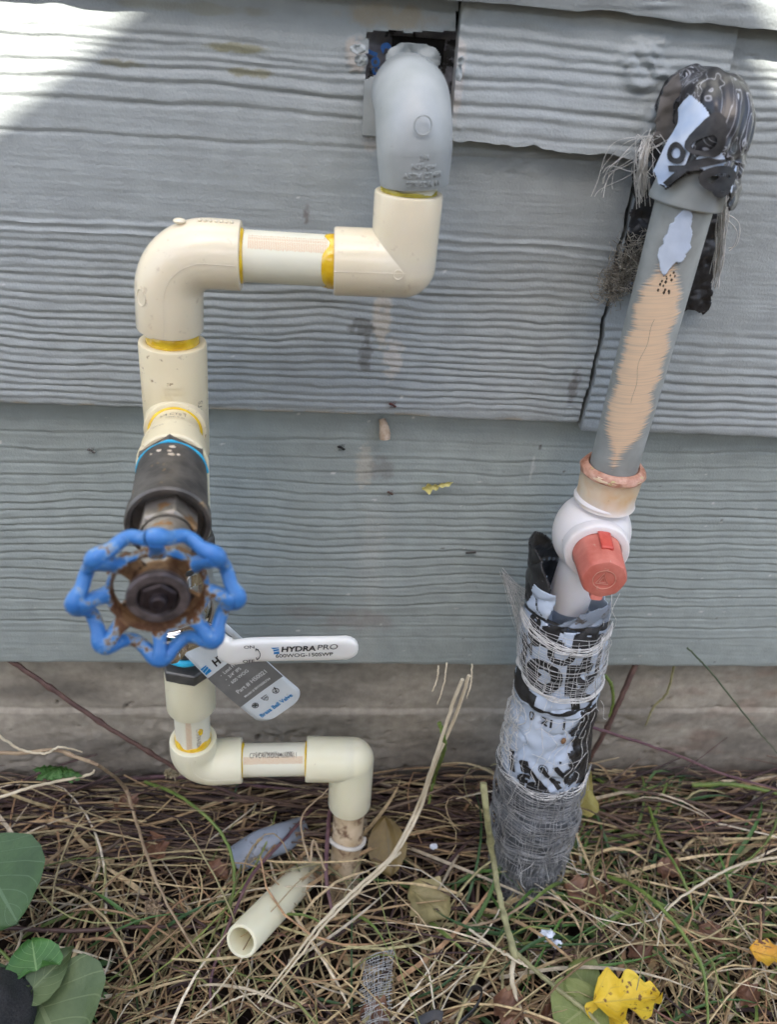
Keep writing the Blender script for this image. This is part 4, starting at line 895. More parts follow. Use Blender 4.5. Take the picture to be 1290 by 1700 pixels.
sc_ = mth('SUBTRACT', mth('ADD', mth('ADD', wd, mth('MULTIPLY', mth('SUBTRACT', nz2.outputs[0], .5), .14)), mth('MULTIPLY', mth('SUBTRACT', nz.outputs[0], .5), .13)), dist)
msk = N.new('ShaderNodeMapRange'); L_.new(sc_, msk.inputs[0]); msk.inputs[1].default_value = -.016; msk.inputs[2].default_value = .026
tc = N.new('ShaderNodeTexCoord'); n4 = N.new('ShaderNodeTexNoise'); n4.inputs['Scale'].default_value = 90; n4.inputs['Detail'].default_value = 4; L_.new(tc.outputs['Object'], n4.inputs[0])
ra = N.new('ShaderNodeValToRGB'); L_.new(n4.outputs[0], ra.inputs[0]); ra.color_ramp.elements[0].position = .3; ra.color_ramp.elements[0].color = (.27, .285, .265, 1); ra.color_ramp.elements[1].position = .7; ra.color_ramp.elements[1].color = (.37, .39, .375, 1)
rb = N.new('ShaderNodeValToRGB'); L_.new(nz.outputs[0], rb.inputs[0]); rb.color_ramp.elements[0].position = .3; rb.color_ramp.elements[0].color = (.64, .48, .34, 1); rb.color_ramp.elements[1].position = .55; rb.color_ramp.elements[1].color = (.78, .57, .38, 1)
mx = N.new('ShaderNodeMix'); mx.data_type = 'RGBA'; L_.new(msk.outputs[0], mx.inputs[0]); L_.new(ra.outputs[0], mx.inputs[6]); L_.new(rb.outputs[0], mx.inputs[7]); L_.new(mx.outputs[2], b_.inputs['Base Color'])
b_.inputs['Roughness'].default_value = .4
bp = N.new('ShaderNodeBump'); bp.inputs['Strength'].default_value = .7; bp.inputs['Distance'].default_value = .0005; bp.invert = True; L_.new(msk.outputs[0], bp.inputs['Height']); L_.new(bp.outputs[0], b_.inputs['Normal'])
rs = Surf([r2-rd*.004, r2+(r3-r2)*.33, r2+(r3-r2)*.66, r3+rd*.01], [.0134]*4, 60)
mb = MB(); rs.grid(mb, -math.pi, math.pi, 0, rs.len, 72, 60); rpipe = mb.build('pipe_section', M_scr, rp, label='grey pipe with its paint scraped off down to peach plastic')
# blue-white torn sticker, soot marks and a hair crack
poly = lambda l: np.interp(l, [.003, .006, .015, .021, .028, .034], [.10, .26, .42, .46, .34, .05])
mb = MB(); rs.grid(mb, -1.1, .4, .002, .036, 56, 60, off=.0007, keep=lambda a, l: (abs(a+.38-(l-.018)*-6) < poly(l)+.30*(float(fbm(np.array(l/.005+7), np.array(a/.25), 3, 2))-.5)) and l < .031+.004*math.sin(a*9), offn=lambda a, l: .0005*float(vn(np.array(a*4), np.array(l/.006), 5)))
mb.build('torn_sticker', pmat('blue_white_film', (.52, .60, .72), (.60, .67, .77), scale=60, rough=.25, bump=.5, bscale=200), rpipe, solid=.0004)
mb = MB()
for k in range(20): 
    mb.sphere(rs.pt(random.gauss(-.35, .18), random.gauss(.0365, .0030), -.0002), random.uniform(.0002, .0008), 8, 5, sc=(1, .5, 1), fn=lambda q: 1+.5*mnoise(Vector(q*3)))
mb.build('soot_speck', pmat('dark_crust', (.03, .022, .015), (.10, .06, .03), scale=300, rough=.8), rpipe)
mb = MB(); mb.tube([rs.pt(-.32+.16*math.sin(l*60)+.05*math.sin(l*300), l, .0000) for l in np.linspace(.055, .100, 26)], .00010, seg=5); mb.build('hair_crack', M_inkp, rpipe)
# coupling
r4 = at(997, 838, YR); r4 = r3+rd*np.linalg.norm(r4-r3)
cd_ = norm(at(990, 850, YR)-r3); s8 = lambda d: r3+rd*d
nfn = lambda a, d, i: 1+(.03*float(vn(np.array(math.cos(a)*2.5+3), np.array(math.sin(a)*2.5+i*.3), 9))-.012 if i in (1, 2, 3, 4) else 0)
mb = MB(); mb.lathe(s8(0), rd, [(.006, .0134), (.0005, .0137), (-.0005, .0150), (-.0004, .0172), (.0012, .0182), (.0028, .0180), (.0036, .0174), (.010, .0172), (.015, .0168), (.0195, .0168), (.0215, .0172), (.0228, .0177)], seg=64, fn=nfn)
mb.cm = 0; cpl = mb.build('coupling', M_amber, rp, sharp=50, label='amber-stained coupling where the grey pipe enters the white fitting')
mb = MB(); mb.lathe(s8(0), rd, [(.0025, .0135), (-.0012, .0137), (-.0022, .0145), (-.0014, .0165), (.0002, .0180), (.0020, .0185), (.0030, .0180)], seg=80, fn=lambda a, d, i: 1+.05*(float(vn(np.array(math.cos(a)*4+3), np.array(math.sin(a)*4+i), 19))-.45))
mb.build('glue_ring', M_rustrim, cpl)
_nt = M_amber.node_tree; _N, _L = _nt.nodes, _nt.links; _b = _N['Principled BSDF']; _src = _b.inputs['Base Color'].links[0].from_socket
_tc = _N.new('ShaderNodeTexCoord'); _sp = _N.new('ShaderNodeSeparateXYZ'); _L.new(_tc.outputs['Object'], _sp.inputs[0]); _nn = _N.new('ShaderNodeTexNoise'); _nn.inputs['Scale'].default_value = 110; _L.new(_tc.outputs['Object'], _nn.inputs[0])
_ad = _N.new('ShaderNodeMath'); _ad.operation = 'MULTIPLY_ADD'; _L.new(_nn.outputs[0], _ad.inputs[0]); _ad.inputs[1].default_value = .014; _L.new(_sp.outputs[2], _ad.inputs[2])
_mr = _N.new('ShaderNodeMapRange'); _L.new(_ad.outputs[0], _mr.inputs[0]); _z0 = float(r3[2]-.022); _mr.inputs[1].default_value = _z0+.014*.5-.001; _mr.inputs[2].default_value = _z0+.014*.5+.009
_mx = _N.new('ShaderNodeMix'); _mx.data_type = 'RGBA'; _L.new(_mr.outputs[0], _mx.inputs[0]); _mx.inputs[6].default_value = (.80, .74, .68, 1); _L.new(_src, _mx.inputs[7]); _L.new(_mx.outputs[2], _b.inputs['Base Color'])
# white bulb body and branch
bc_ = at(982, 884, YR+.002); Rb = .0228
mb = MB(); ax2 = norm(bc_-r3); dl = np.linalg.norm(bc_-r3)
prof = [(dl-.036+k*0, .0166) for k in ()]
prof = [(.0190, .0150), (.0205, .0164), (.0215, .0168)]
for t in np.linspace(math.asin(max((.0225-dl)/Rb, -.95)), .95, 22): prof.append((dl+Rb*math.sin(t)*1.0, Rb*math.cos(t)**.75))
prof += [(dl+.0215, .0135), (dl+.026, .0131), (dl+.055, .0131)]
mb.lathe(r3, ax2, prof, seg=64)
BR_ = norm(np.array([-.13, -1, .02]))
mb.lathe(bc_-BR_*0, BR_, [(.006, .0190), (.0185, .0188), (.0205, .0184), (.0212, .0176), (.0212, .0140), (.014, .0135)], seg=64)
body = mb.build('white_fitting', M_whitefit, rp, sharp=45)
mb = MB(); sm = [bc_+np.array([math.sin(t)*-.0231*math.cos(.35), -abs(math.cos(t))*.0, 0]) for t in (0,)]
uu = norm(np.cross(ax2, (0, 1, 0))); uu = uu if uu[0] < 0 else -uu
mb.tube([bc_+norm(uu*math.cos(q)*math.cos(.55)+np.array([0, -1, 0])*math.sin(.55)+ax2*math.sin(q)*.8)*Rb*1.0 for q in np.linspace(-.9, .25, 16)], .0003, seg=6); mb.build('mould_seam', M_whitefit, body)
# red cap
cb = bc_+BR_*.0140
ribs = lambda a: 1.0
mb = MB(); flat = lambda a, d, i: (1-.035*abs(math.sin(a*4))) if i < 9 else 1
mb.lathe(cb, BR_, [(0, .0138), (.001, .0142), (.012, .0138), (.022, .0134), (.0285, .0131), (.0305, .0127), (.0318, .0119), (.0321, .0110), (.0321, .0066), (.0317, .0064), (.0316, .0060), (.0316, 0.0001)], seg=64, fn=flat)
cap = mb.build('cap', M_red, body, sharp=35, label='faded red cap closing the white fitting')
RtC = norm(np.cross(BR_, (0, 0, 1))); RtC = RtC if RtC[0] > 0 else -RtC; UpC = norm(np.cross(RtC, BR_)); UpC = UpC if UpC[2] > 0 else -UpC
cfp = lambda a, d, r: cb+BR_*d+(UpC*math.cos(a)+RtC*math.sin(a))*r
mb = MB(); 
for a0c in (.05, math.pi-.05):
    V = []; st_ = [(0.0005, .0146), (.010, .0142), (.0200, .0137), (.0215, .0131)]
    for d, r in st_:
        for i in range(9): a = a0c-.24+.48*i/8; V.append(cfp(a, d, r+.0004))
        
    o = mb.add(V, [(j*9+i, j*9+i+1, (j+1)*9+i+1, (j+1)*9+i) for j in range(3) for i in range(8)])
    break
mb.build('cap_tab', M_red2, cap, solid=.0014, label='bright red strip where the tab was worn')
mb = MB(); ribbon(mb, [cfp(math.pi+.12, .004, .0125), cfp(math.pi+.12, .028, .0125), cfp(math.pi+.12, .0315, .0120)], [.0033]*3, [.0025]*3, RtC, n=8, ex=5); mb.build('cap_tab', M_red, cap)
mb = MB(); ce = cb+BR_*.0320; cm_ = lambda x, y: ce+RtC*x+UpC*y
mb.tube([cm_(.0062*math.cos(t), .0062*math.sin(t)) for t in np.linspace(0, 2*math.pi, 40)], .00022, seg=6)
for tri in ([(-.0042, -.0028), (.0026, -.0030), (-.0008, .0042), (-.0042, -.0028)], [(-.0024, -.0019), (.0012, -.0020), (-.0007, .0018), (-.0024, -.0019)]): mb.tube([cm_(*q) for q in tri], .0002, seg=5)
mb.build('moulded_emblem', pmat('dusty_red', (.62, .30, .22), rough=.6), cap)
# ---- wrapped lower part
ax_pts = [at(953, 893, .034), at(946, 985, .036), at(938, 1040, .041), at(929, 1100, .045), at(920, 1160, .048), at(908, 1220, .052), at(901, 1270, .056), at(888, 1340, .063), at(876, 1410, .070), at(868, 1475, .076), at(862, 1530, .082)]
rads = [.0210, .0262, .0268, .0262, .0276, .0292, .0296, .0296, .0276, .0235, .022]
def wr(a, l): return 1+.15*(float(fbm(np.array(a*1.3+5), np.array(l/.016), 21, 3))-.5)-.06*max(0, 1-abs(2*float(fbm(np.array(a*.9+l*40), np.array(l/.03-a*.5), 27, 2))-1)*7)+.018*math.sin(l*420+a*1.5+3*math.sin(a))*float(vn(np.array(a*1.), np.array(l/.02), 6))
ws = Surf(ax_pts, rads, 110, fn=wr)
lrow = lambda py: float(np.interp(py, [893, 985, 1040, 1100, 1160, 1220, 1270, 1340, 1410, 1475, 1530], np.linspace(0, 1, 11)*0+ws.L[np.linspace(0, 109, 11).astype(int)]))
M_tape = pmat('glossy_blue_white_tape', (.47, .55, .66), (.56, .63, .72), scale=40, rough=.2, bump=.35, bscale=120, dirt=(.32, .36, .42), dscale=90, dth=.6, dw=.1)
M_tapeg = pmat('grey_wrap', (.06, .065, .07), (.14, .15, .16), scale=70, rough=.6, bump=.8, bscale=260, dirt=(.40, .41, .42), dscale=170, dth=.58, dw=.12)
nv = lambda a, l, s=.1, t=.004, k=3: float(vn(np.array(a/s), np.array(l/t), k))
lA, lB, lC, lD, lE = lrow(995), lrow(1146), lrow(1262), lrow(1375), lrow(1480)
edge_top = lambda a: lrow(1012)-.006*math.cos(a+2.8)+.0008*math.sin(9*a)-.012*math.exp(-((a+1.6)/.45)**2)-.011*math.exp(-((a-1.0)/.5)**2)
mb = MB(); ws.grid(mb, -math.pi, math.pi, 0, lB+.003, 120, 70, off=.0008, keep=lambda a, l: l > edge_top(a) and l < lB+.0015*math.sin(3*a)+.001*nv(a, 0))
wrap1 = mb.build('tape_wrap', M_tape, rp, solid=.0007, label='upper turn of shiny blue-white tape printed with big black letters')
mb = MB(); ws.grid(mb, -math.pi, math.pi, lB-.006, lC+.01, 120, 50, off=-.0006)
wrap2 = mb.build('tape_wrap', M_tape, rp, solid=.0006, label='lower turn of blue-white tape torn to black on the right')
mb = MB(); ws.grid(mb, -math.pi, math.pi, lC+.004, ws.len, 120, 90, off=-.0004, offn=lambda a, l: .0022*math.sin((l-lC)*math.pi*4/(lD-lC)+a*.6) if l < lD else -.001+.0012*nv(a, l, .2, .006))
wrap3 = mb.build('under_wrap', M_tapeg, rp, label='grey fabric wrap around the foot of the pipe')
# dark rim of the wrap standing open at upper left
mb = MB(); ws.grid(mb, -3.1, -.75, 0, lrow(1012), 60, 40, off=.0005, keep=lambda a, l: l > .0035+.035*max(0, abs(a+1.85)-.42)**1.5+.0015*nv(a, 0, .3), offn=lambda a, l: .0040*math.exp(-((a+1.8)/.6)**2)*(1-l/.05)+.0012*nv(a, l, .3, .008, 8))
mb.build('membrane_flap', M_black, rp, solid=.0012, label='black rubbery flap standing open above the tape')
mb = MB(); ws.grid(mb, -1.45, -.60, lrow(952), lrow(1010), 30, 26, off=.0028, keep=lambda a, l: abs(a+1.0+(l-lrow(983))*9) < .34 and l < lrow(1004)-.004*abs(a+.6)); fl = mb.build('tape_flap', M_tape, rp, solid=.0005, label='small printed flap of tape curling over the top edge')
mb = MB(); text_map(mb, '800-7', .0058, lambda x, y: ws.pt(-1.0+x/.0285*.8-y*8, lrow(983)+x*.9-y*.8, .0038), bold=.04, cuts=.001, rot=.0); mb.build('printed_letters', M_ink, fl)
mb = MB(); ws.grid(mb, -.50, .9, lrow(955), lrow(1015), 40, 30, off=.0016, keep=lambda a, l: l > lrow(1012)-.0150*math.sin(min(max((a+.50)/1.0, 0), 1)*math.pi*.62) and l < lrow(1013)); mb.build('tape_flap', M_skygrey, rp, solid=.0006, label='smooth blue-grey flap of tape below the red cap')
# printing on the tape
wt = lambda a0, l0, off=.0016, tw=0: (lambda x, y: ws.pt(a0-.33+x/.027, l0-y+tw*x, off))
mb = MB()
text_map(mb, '&', .026, wt(-.62, lrow(1030)), bold=.03, cuts=.0016, rot=.5)
text_map(mb, 'UTI', .026, wt(.42, lrow(1050)), bold=.03, cuts=.0016, rot=-.1)
text_map(mb, 'lor', .046, wt(-.20, lrow(1083)), bold=.035, cuts=.0016, rot=.05)
text_map(mb, 'U', .028, wt(.72, lrow(1080)), bold=.03, cuts=.0016, rot=-.25)
text_map(mb, 'TM', .012, wt(-.98, lrow(1060)), bold=.03, cuts=.0016); text_map(mb, 'J', .034, wt(-.72, lrow(1110)), bold=.04, cuts=.0016, rot=-.5); text_map(mb, 'K', .030, wt(.66, lrow(1112)), bold=.04, cuts=.0016, rot=.2)
mb.build('printed_letters', M_ink, wrap1)
mb = MB()
for (l_0, amp_, ph, a0q, a1q, wq) in ((lrow(1011), .004, .6, -1.2, 1.1, .0016), (lrow(1128), .006, 2.2, -1.8, .6, .0014)):
    s_n = 50; V = []
    for i in range(s_n+1):
        a = a0q+(a1q-a0q)*i/s_n; l = l_0+amp_*math.sin(a*1.4+ph); wv = wq*(.4+1.2*nv(a, 0, .2, 1, 7)) 
        for j in (-1, -.3, .3, 1): V.append(ws.pt(a, l+wv*j, .0017))
    mb.add(V, [(i*4+j, i*4+j+1, i*4+5+j, i*4+4+j) for i in range(s_n) for j in range(3)])
ws.grid(mb, -1.9, -.75, lrow(1088), lrow(1140), 40, 26, off=.0017, keep=lambda a, l: nv(a, l, .30, .011, 15) > .50)
ws.grid(mb, -1.2, .9, lrow(1014), lrow(1046), 40, 20, off=.0017, keep=lambda a, l: nv(a, l, .22, .006, 17) > .50)
mb.build('printed_band', M_ink, wrap1)
mb = MB()
text_map(mb, '0  21  I', .0095, wt(-.12, lB+.0065, .0006), bold=.03, cuts=.0014, sx=.9)
text_map(mb, '\u00ae', .0085, wt(.02, lrow(1232), .0006), cuts=.0014)
text_map(mb, 'fe', .024, wt(-.22, lrow(1262), .0006), bold=.04, cuts=.0016); text_map(mb, 'i', .022, wt(-.78, lrow(1240), .0006), bold=.05, cuts=.0016, rot=.3); text_map(mb, 's', .017, wt(-.42, lrow(1232), .0006), bold=.05, cuts=.0016, rot=.4)
text_map(mb, '\\\\\\', .030, wt(.25, lrow(1248), .0006), bold=.02, cuts=.0016, rot=.35)
mb.build('printed_letters', M_ink, wrap2)
mb = MB(); ws.grid(mb, -.2, 1.7, lB-.006, lC, 80, 50, off=.0006, keep=lambda a, l: (a > .12+.5*(nv(a, l, .25, .0030, 31)-.3)-.55*((l-lB)/(lC-lB)-.30)**2*0) and not (a < .6 and l > lrow(1225) and nv(a+l*30, l, .12, .02, 33) > .45), offn=lambda a, l: .0007*nv(a, l, .1, .004, 32))
mb.build('membrane_tear', M_black, wrap2, solid=.0005)
mb = MB(); mb.sphere(ws.pt(.02, lrow(1183), .0012), .0028, 16, 10, sc=(.6, .3, 1.0), fn=lambda q: 1+.4*mnoise(Vector(q*2.5))); mb.build('rust_spot', pmat('rust_brown', (.18, .09, .04), (.33, .19, .09), scale=300, rough=.8), wrap2)
# net of fibres: rings and lengthwise strands
def net(name, l0, l1, nr, nl_, a0, a1, off, slant, seed, rad_, parent, sag=.0, keepp=1.0, mat=None, wob=1.0, label=None):
    PP = []; K = 36
    for k in range(nr):
        l = l0+(l1-l0)*(k+random.uniform(-.3, .3))/nr; s0 = random.uniform(a0, a0+.2) if random.random() < keepp else random.uniform(a0, a1-.5); e0 = a1-random.uniform(0, .2) if random.random() < keepp else random.uniform(s0+.4, a1)
        al = np.linspace(s0, e0, K); PP.append([ws.pt(a, l+slant*a+sag*math.cos(a)+wob*.0030*(nv(a, l, .5, .012, seed)-.5)+wob*.0010*(nv(a, k*1., .18, 1, seed+1)-.5), off+.0005*nv(a, k*1., .2, 1, seed+2)) for a in al])
    for k in range(nl_):
        a = a0+(a1-a0)*(k+random.uniform(-.3, .3))/nl_; ls = l0+random.uniform(-.002, .003); le = l1+random.uniform(-.003, .003)
        if random.random() > keepp: ls += random.random()*(l1-l0)*.5
        dr = random.uniform(-.12, .12); PP.append([ws.pt(a+dr*t+wob*.10*(nv(k*1., t, 1, .16, seed+4)-.5), ls+(le-ls)*t+slant*a+sag*math.cos(a), off+.0004+.0005*nv(k*1., t, 1, .2, seed+3)) for t in np.linspace(0, 1, K)])
    P_ = np.array(PP); Rr = np.full(P_.shape[:2], rad_)*RNG.uniform(.7, 1.3, (len(P_), 1)); V, Q = strands(P_, Rr, 4)
    return fastmesh(name, V, Q, mat or M_net, parent, kw=dict(label=label) if label else None)
net('fibre_net', lrow(1012), lrow(1098), 24, 30, -1.95, 1.25, .0026, .0, 201, .00018, wrap1, sag=.010, keepp=.8, label='fine grey net of fibres slumped over the upper tape')
net('fibre_net', lrow(1020), lrow(1030), 9, 0, -1.95, 1.3, .0030, .0, 207, .0003, wrap1, sag=.009, mat=M_fibre); 
net('fibre_net', lrow(1095), lrow(1102), 7, 0, -1.9, 1.3, .0028, .0, 208, .00028, wrap1, sag=.010, mat=M_fibre)
net('fibre_net', lB+.001, lC-.002, 22, 12, -2.0, -.95, .0014, .0, 211, .00024, wrap2, keepp=.5, wob=2.2, mat=M_fibre)
net('fibre_net', lB+.002, lC-.002, 3, 7, -.8, 1.0, .0014, .0, 213, .00018, wrap2, keepp=.5, wob=2.5, mat=M_fibre)
net('fibre_net', lC-.001, lD+.002, 56, 46, -2.1, 1.4, .0028, .0, 221, .00022, wrap3, sag=.002, keepp=.85, wob=1.3, mat=M_netd)
net('fibre_net', lC-.002, lC+.005, 12, 0, -2.0, 1.4, .0030, .0, 222, .00028, wrap3, sag=.003, keepp=.6, wob=2.5, mat=M_fibre)
net('fibre_net', lD, lE, 12, 110, -2.1, 1.5, .0016, .0, 231, .00015, wrap3, keepp=.6, wob=1.8, mat=M_netd)
mb = MB(); ws.grid(mb, -math.pi, math.pi, lrow(1452), ws.len, 80, 24, off=.0012, keep=lambda a, l: l > lrow(1462)+.003*nv(a, 0, .3)); mb.build('wet_black_end', M_black, wrap3)
# corner of net sticking out at the upper left, and loose threads
PP = []
cA, cB, cC = ws.pt(-1.7, lrow(985), .003), at(836, 952, .045), ws.pt(-1.85, lrow(1075), .002)
for k in range(22):
    t = k/21; a_, b__ = cA*(1-t)+cB*t, cC*(1-t)+cB*t; PP.append(resample([a_, (a_+b__)/2+RNG.normal(0, .0009, 3), b__], 12))
    a_, b__ = cA*(1-t)+cC*t, cB+RNG.normal(0, .0012, 3); PP.append(resample([a_, (a_+b__)/2+RNG.normal(0, .001, 3), b__], 12))
V, Q = strands(np.array(PP), np.full((len(PP), 12), .00016)); fastmesh('fibre_net', V, Q, M_net, wrap1)
PP = []
for k in range(26):
    a = random.uniform(-1.5, 1.5); l = random.choice([lrow(1010), lB, lC, lD, lrow(1095)])+random.uniform(-.003, .003); p = ws.pt(a, l, .0025); d = RNG.normal(0, .005, 3); d[1] = -abs(d[1])*.6; ln = random.uniform(.006, .02)
    PP.append(resample([p, p+d*.5+[0, -.001, -ln*.3], p+d+[0, -.001, -ln]+RNG.normal(0, .002, 3), p+d*1.4+[0, 0, -ln*1.3]], 12))
p = ws.pt(1.25, lrow(975), .001); PP.append(resample([p, at(1016, 1012, .055), at(1024, 1030, .055), at(1018, 1044, .05), at(1000, 1052, .05)], 12)); PP.append(resample([at(1030, 985, .05), at(1018, 1010, .055), at(1010, 1040, .06), at(1004, 1075, .062)], 12))
V, Q = strands(np.array(PP), np.full((len(PP), 12), .00017)); fastmesh('loose_threads', V, Q, M_fibre, rp)
# ---- torn membrane sleeve round the upper elbow
LRR = float(np.linalg.norm(r2-rc))
sl_pts = [rc+np.array([.0, .034, .0015]), rc+np.array([0, .018, .0015]), rc+np.array([0, .006, .000]), rc+np.array([0, .0, -.006]), rc+bR*(LRR*.40), rc+bR*(LRR*.55), rc+bR*(LRR*.72), rc+bR*(LRR*.93)]
def sfn(a, l): return 1.04+.13*(float(fbm(np.array(a*1.6), np.array(l/.010), 41, 3))-.42)+.05*math.exp(-((a-1.3)/.4)**2)
ss = Surf(sl_pts, [.0128, .0128, .0134, .0147, .0163, .0173, .0182, .0188], 70, fn=sfn)
def s_edge(a):
    a = a+.42; return ss.len-.0115-.010*math.exp(-((a-1.25)/.30)**2)*-1+.008*math.exp(-((a+.55)/.35)**2)+.0016*(nv(a, 0, .12, 1, 44)-.5)-.003*math.cos(a*2.5)
# pattern: black film worn to white lines with pale blue patches, from noise contours in the surface
M_mem = bpy.data.materials.new('torn_black_blue_film'); nt, N, L_ = nodes(M_mem); b_ = N['Principled BSDF']
uv = N.new('ShaderNodeUVMap'); mp = N.new('ShaderNodeMapping'); L_.new(uv.outputs[0], mp.inputs[0]); mp.inputs['Scale'].default_value = (8, 80, 1); mp.inputs['Rotation'].default_value = (0, 0, .5)
n5 = N.new('ShaderNodeTexNoise'); n5.inputs['Scale'].default_value = 1.0; n5.inputs['Detail'].default_value = 2.2; n5.inputs['Distortion'].default_value = .9; L_.new(mp.outputs[0], n5.inputs[0])
rp_ = N.new('ShaderNodeValToRGB'); L_.new(n5.outputs[0], rp_.inputs[0]); cr = rp_.color_ramp
cr.elements[0].position = 0; cr.elements[0].color = (.02, .02, .022, 1); cr.elements[1].position = .555; cr.elements[1].color = (.03, .03, .034, 1)
for p_, c_ in ((.445, (.022, .022, .024)), (.452, (.35, .36, .38)), (.460, (.026, .026, .028)), (.565, (.34, .35, .38)), (.580, (.035, .035, .04)), (.625, (.03, .03, .034)), (.635, (.48, .50, .54)), (.65, (.05, .05, .055))):
    e = cr.elements.new(p_); e.color = (*c_, 1)
L_.new(rp_.outputs[0], b_.inputs['Base Color']); b_.inputs['Roughness'].default_value = .3
bp = N.new('ShaderNodeBump'); bp.inputs['Strength'].default_value = .8; bp.inputs['Distance'].default_value = .0015; L_.new(n5.outputs[0], bp.inputs['Height']); L_.new(bp.outputs[0], b_.inputs['Normal'])
mb = MB(); ss.grid(mb, -2.3, 2.0, 0, ss.len, 130, 90, keep=lambda a, l: l < s_edge(a) and (a > -1.50+.14*nv(0, l, 1, .004, 46) or l < .022), offn=lambda a, l: .0015*max(0, (-a-1.3))+.0018*abs(nv(a+l*30, l-a*.004, .30, .006, 52)-.5)*2)
slv2 = mb.build('membrane_sleeve', M_mem, rp, solid=.0008, label='torn black membrane crumpled round the top elbow')
mb = MB(); ss.grid(mb, -1.45, .5, ss.len*.45, ss.len, 90, 70, off=.0021, keep=lambda a, l: l < s_edge(a)-.0008 and l > ss.len*.62+.012*a+.004*nv(a, l, .25, .006, 47) and (a < -.7 or nv(a+l*22, l, .34, .008, 49) > .42)); mb.build('blue_film', pmat('pale_blue_film', (.42, .52, .68), (.55, .62, .72), scale=90, rough=.2, bump=.4, bscale=150), slv2)
mb = MB(); sw = lambda a0, l0: (lambda x, y: ss.pt(a0-.42+x/.019, l0-y, .0031))
text_map(mb, '0l0', .019, sw(.10, ss.len*.70), bold=.03, cuts=.0012, rot=-.85, shear=.3, sx=1.15); text_map(mb, 'ol', .015, sw(-.50, ss.len*.72), bold=.03, cuts=.0012, rot=-.95, shear=.3, sx=1.1); text_map(mb, 'o', .015, sw(.62, ss.len*.84), bold=.05, cuts=.0012, rot=-.5); text_map(mb, '/', .016, sw(-.34, ss.len*.84), bold=.05, cuts=.0012, rot=-.3); mb.build('printed_letters', M_ink, slv2)
# frayed fibre tufts either side
def tuft(pxs, n, spread, r=.00022, loose=.0012, parent=rp, name='frayed_fibres', yd=.012, mat=None):
    PP = []
    for k in range(n):
        o = RNG.normal(0, spread, 3); ctrl = [at(x, y, yd+d)+o*(.4+.9*i/len(pxs))+RNG.normal(0, loose, 3) for i, (x, y, d) in enumerate(pxs)]
        cut = random.uniform(.75, 1.0); PP.append(resample(ctrl, 20)[:max(int(20*cut), 14)]); 
        while len(PP[-1]) < 20: PP[-1] = np.vstack([PP[-1], PP[-1][-1:]+(PP[-1][-1:]-PP[-1][-2:-1])*.15])
    V, Q = strands(np.array(PP), np.full((n, 20), r)); return fastmesh(name, V, Q, mat or M_fibre, parent)
tuft([(1078, 232, .012), (1070, 262, .014), (1068, 300, .010), (1070, 345, .006)], 34, .0012)
tuft([(1204, 318, .012), (1200, 370, .012), (1196, 430, .008), (1186, 482, .004)], 36, .0012)
tuft([(1088, 228, .012), (1040, 262, .004), (1008, 300, .002), (992, 338, .002)], 9, .003, r=.00013, loose=.003)
tuft([(1204, 350, .012), (1226, 378, .010), (1216, 405, .008), (1200, 420, .006)], 2, .0008)
tuft([(1100, 240, .016), (1062, 245, .01), (1070, 285, .01), (1085, 290, .01)], 8, .003, r=.00013, loose=.003)

# ================================================================== torn scraps on the wall beside the pipe
def flat_scrap(name, pxs, yd, mat, amp=.0015, thick=.0008, n=46, frq=.008, seed=3, **kw):
    P = [at(x, y, yd) for x, y in pxs]; xs = [p[0] for p in P]; zs = [p[2] for p in P]
    def inside(X, Z):
        r = np.zeros(X.shape, bool); m = len(P); Xj = X+(vn(X/.0025, Z/.0025, seed+3)-.5)*.0022; Zj = Z+(vn(X/.0025, Z/.0025, seed+4)-.5)*.0022
        for i in range(m):
            x1, z1, x2, z2 = xs[i], zs[i], xs[(i+1) % m], zs[(i+1) % m]
            c = ((z1 > Zj) != (z2 > Zj)) & (Xj < (x2-x1)*(Zj-z1)/(z2-z1+1e-12)+x1); r ^= c
        return r
    mb = MB(); nz_ = int(n*(max(zs)-min(zs))/(max(xs)-min(xs)))+4
    sheet(mb, min(xs), max(xs), min(zs), max(zs), P[0][1], amp, seed, n=n, m=nz_, keep=inside, frq=frq)
    return mb.build(name, mat, None, solid=thick, **kw)
flat_scrap('membrane_scrap', [(1160, 335), (1190, 312), (1216, 310), (1213, 348), (1192, 385), (1188, 430), (1182, 470), (1180, 505), (1170, 522), (1150, 512), (1125, 520), (1120, 440)], .004, M_black, amp=.004, n=50, label='glossy black membrane scrap with a ragged end behind the scraped grey pipe', category='membrane')
flat_scrap('membrane_scrap', [(1062, 235), (1100, 225), (1120, 330), (1110, 430), (1060, 500), (1025, 470), (1040, 400), (1055, 330), (1050, 290)], .003, M_black, amp=.004, seed=9, n=50, label='dark membrane strip left of the grey pipe, above the dusty fluff', category='membrane')
flat_scrap('membrane_scrap', [(1100, 150), (1126, 118), (1132, 160), (1118, 235), (1085, 240), (1090, 190)], .022, pmat('brown_grey_film', (.10, .09, .08), (.16, .15, .14), scale=100, rough=.5), amp=.003, seed=14, n=30, label='small brown-grey film curling at the left of the crumpled black sleeve', category='membrane')
PP = []; fc = at(1030, 458, .006)
for k in range(520):
    c_ = at(random.uniform(1010, 1056), 0, 0); t = random.random(); q = at(1013+48*t, 485-78*t, .006)+RNG.normal(0, [.0032, .0025, .0038]); d = RNG.normal(0, .0028, 3); PP.append([q-d, q-d*.3+RNG.normal(0, .001, 3), q+d*.4+RNG.normal(0, .001, 3), q+d])
V, Q = strands(np.array(PP), np.full((520, 4), .00016)); mn = V.mean(0)
fastmesh('fluff_tuft', V, Q, M_fluff, loc=mn, kw=dict(label='clump of dusty grey-brown fluff caught at the crack left of the grey pipe', category='fluff'))

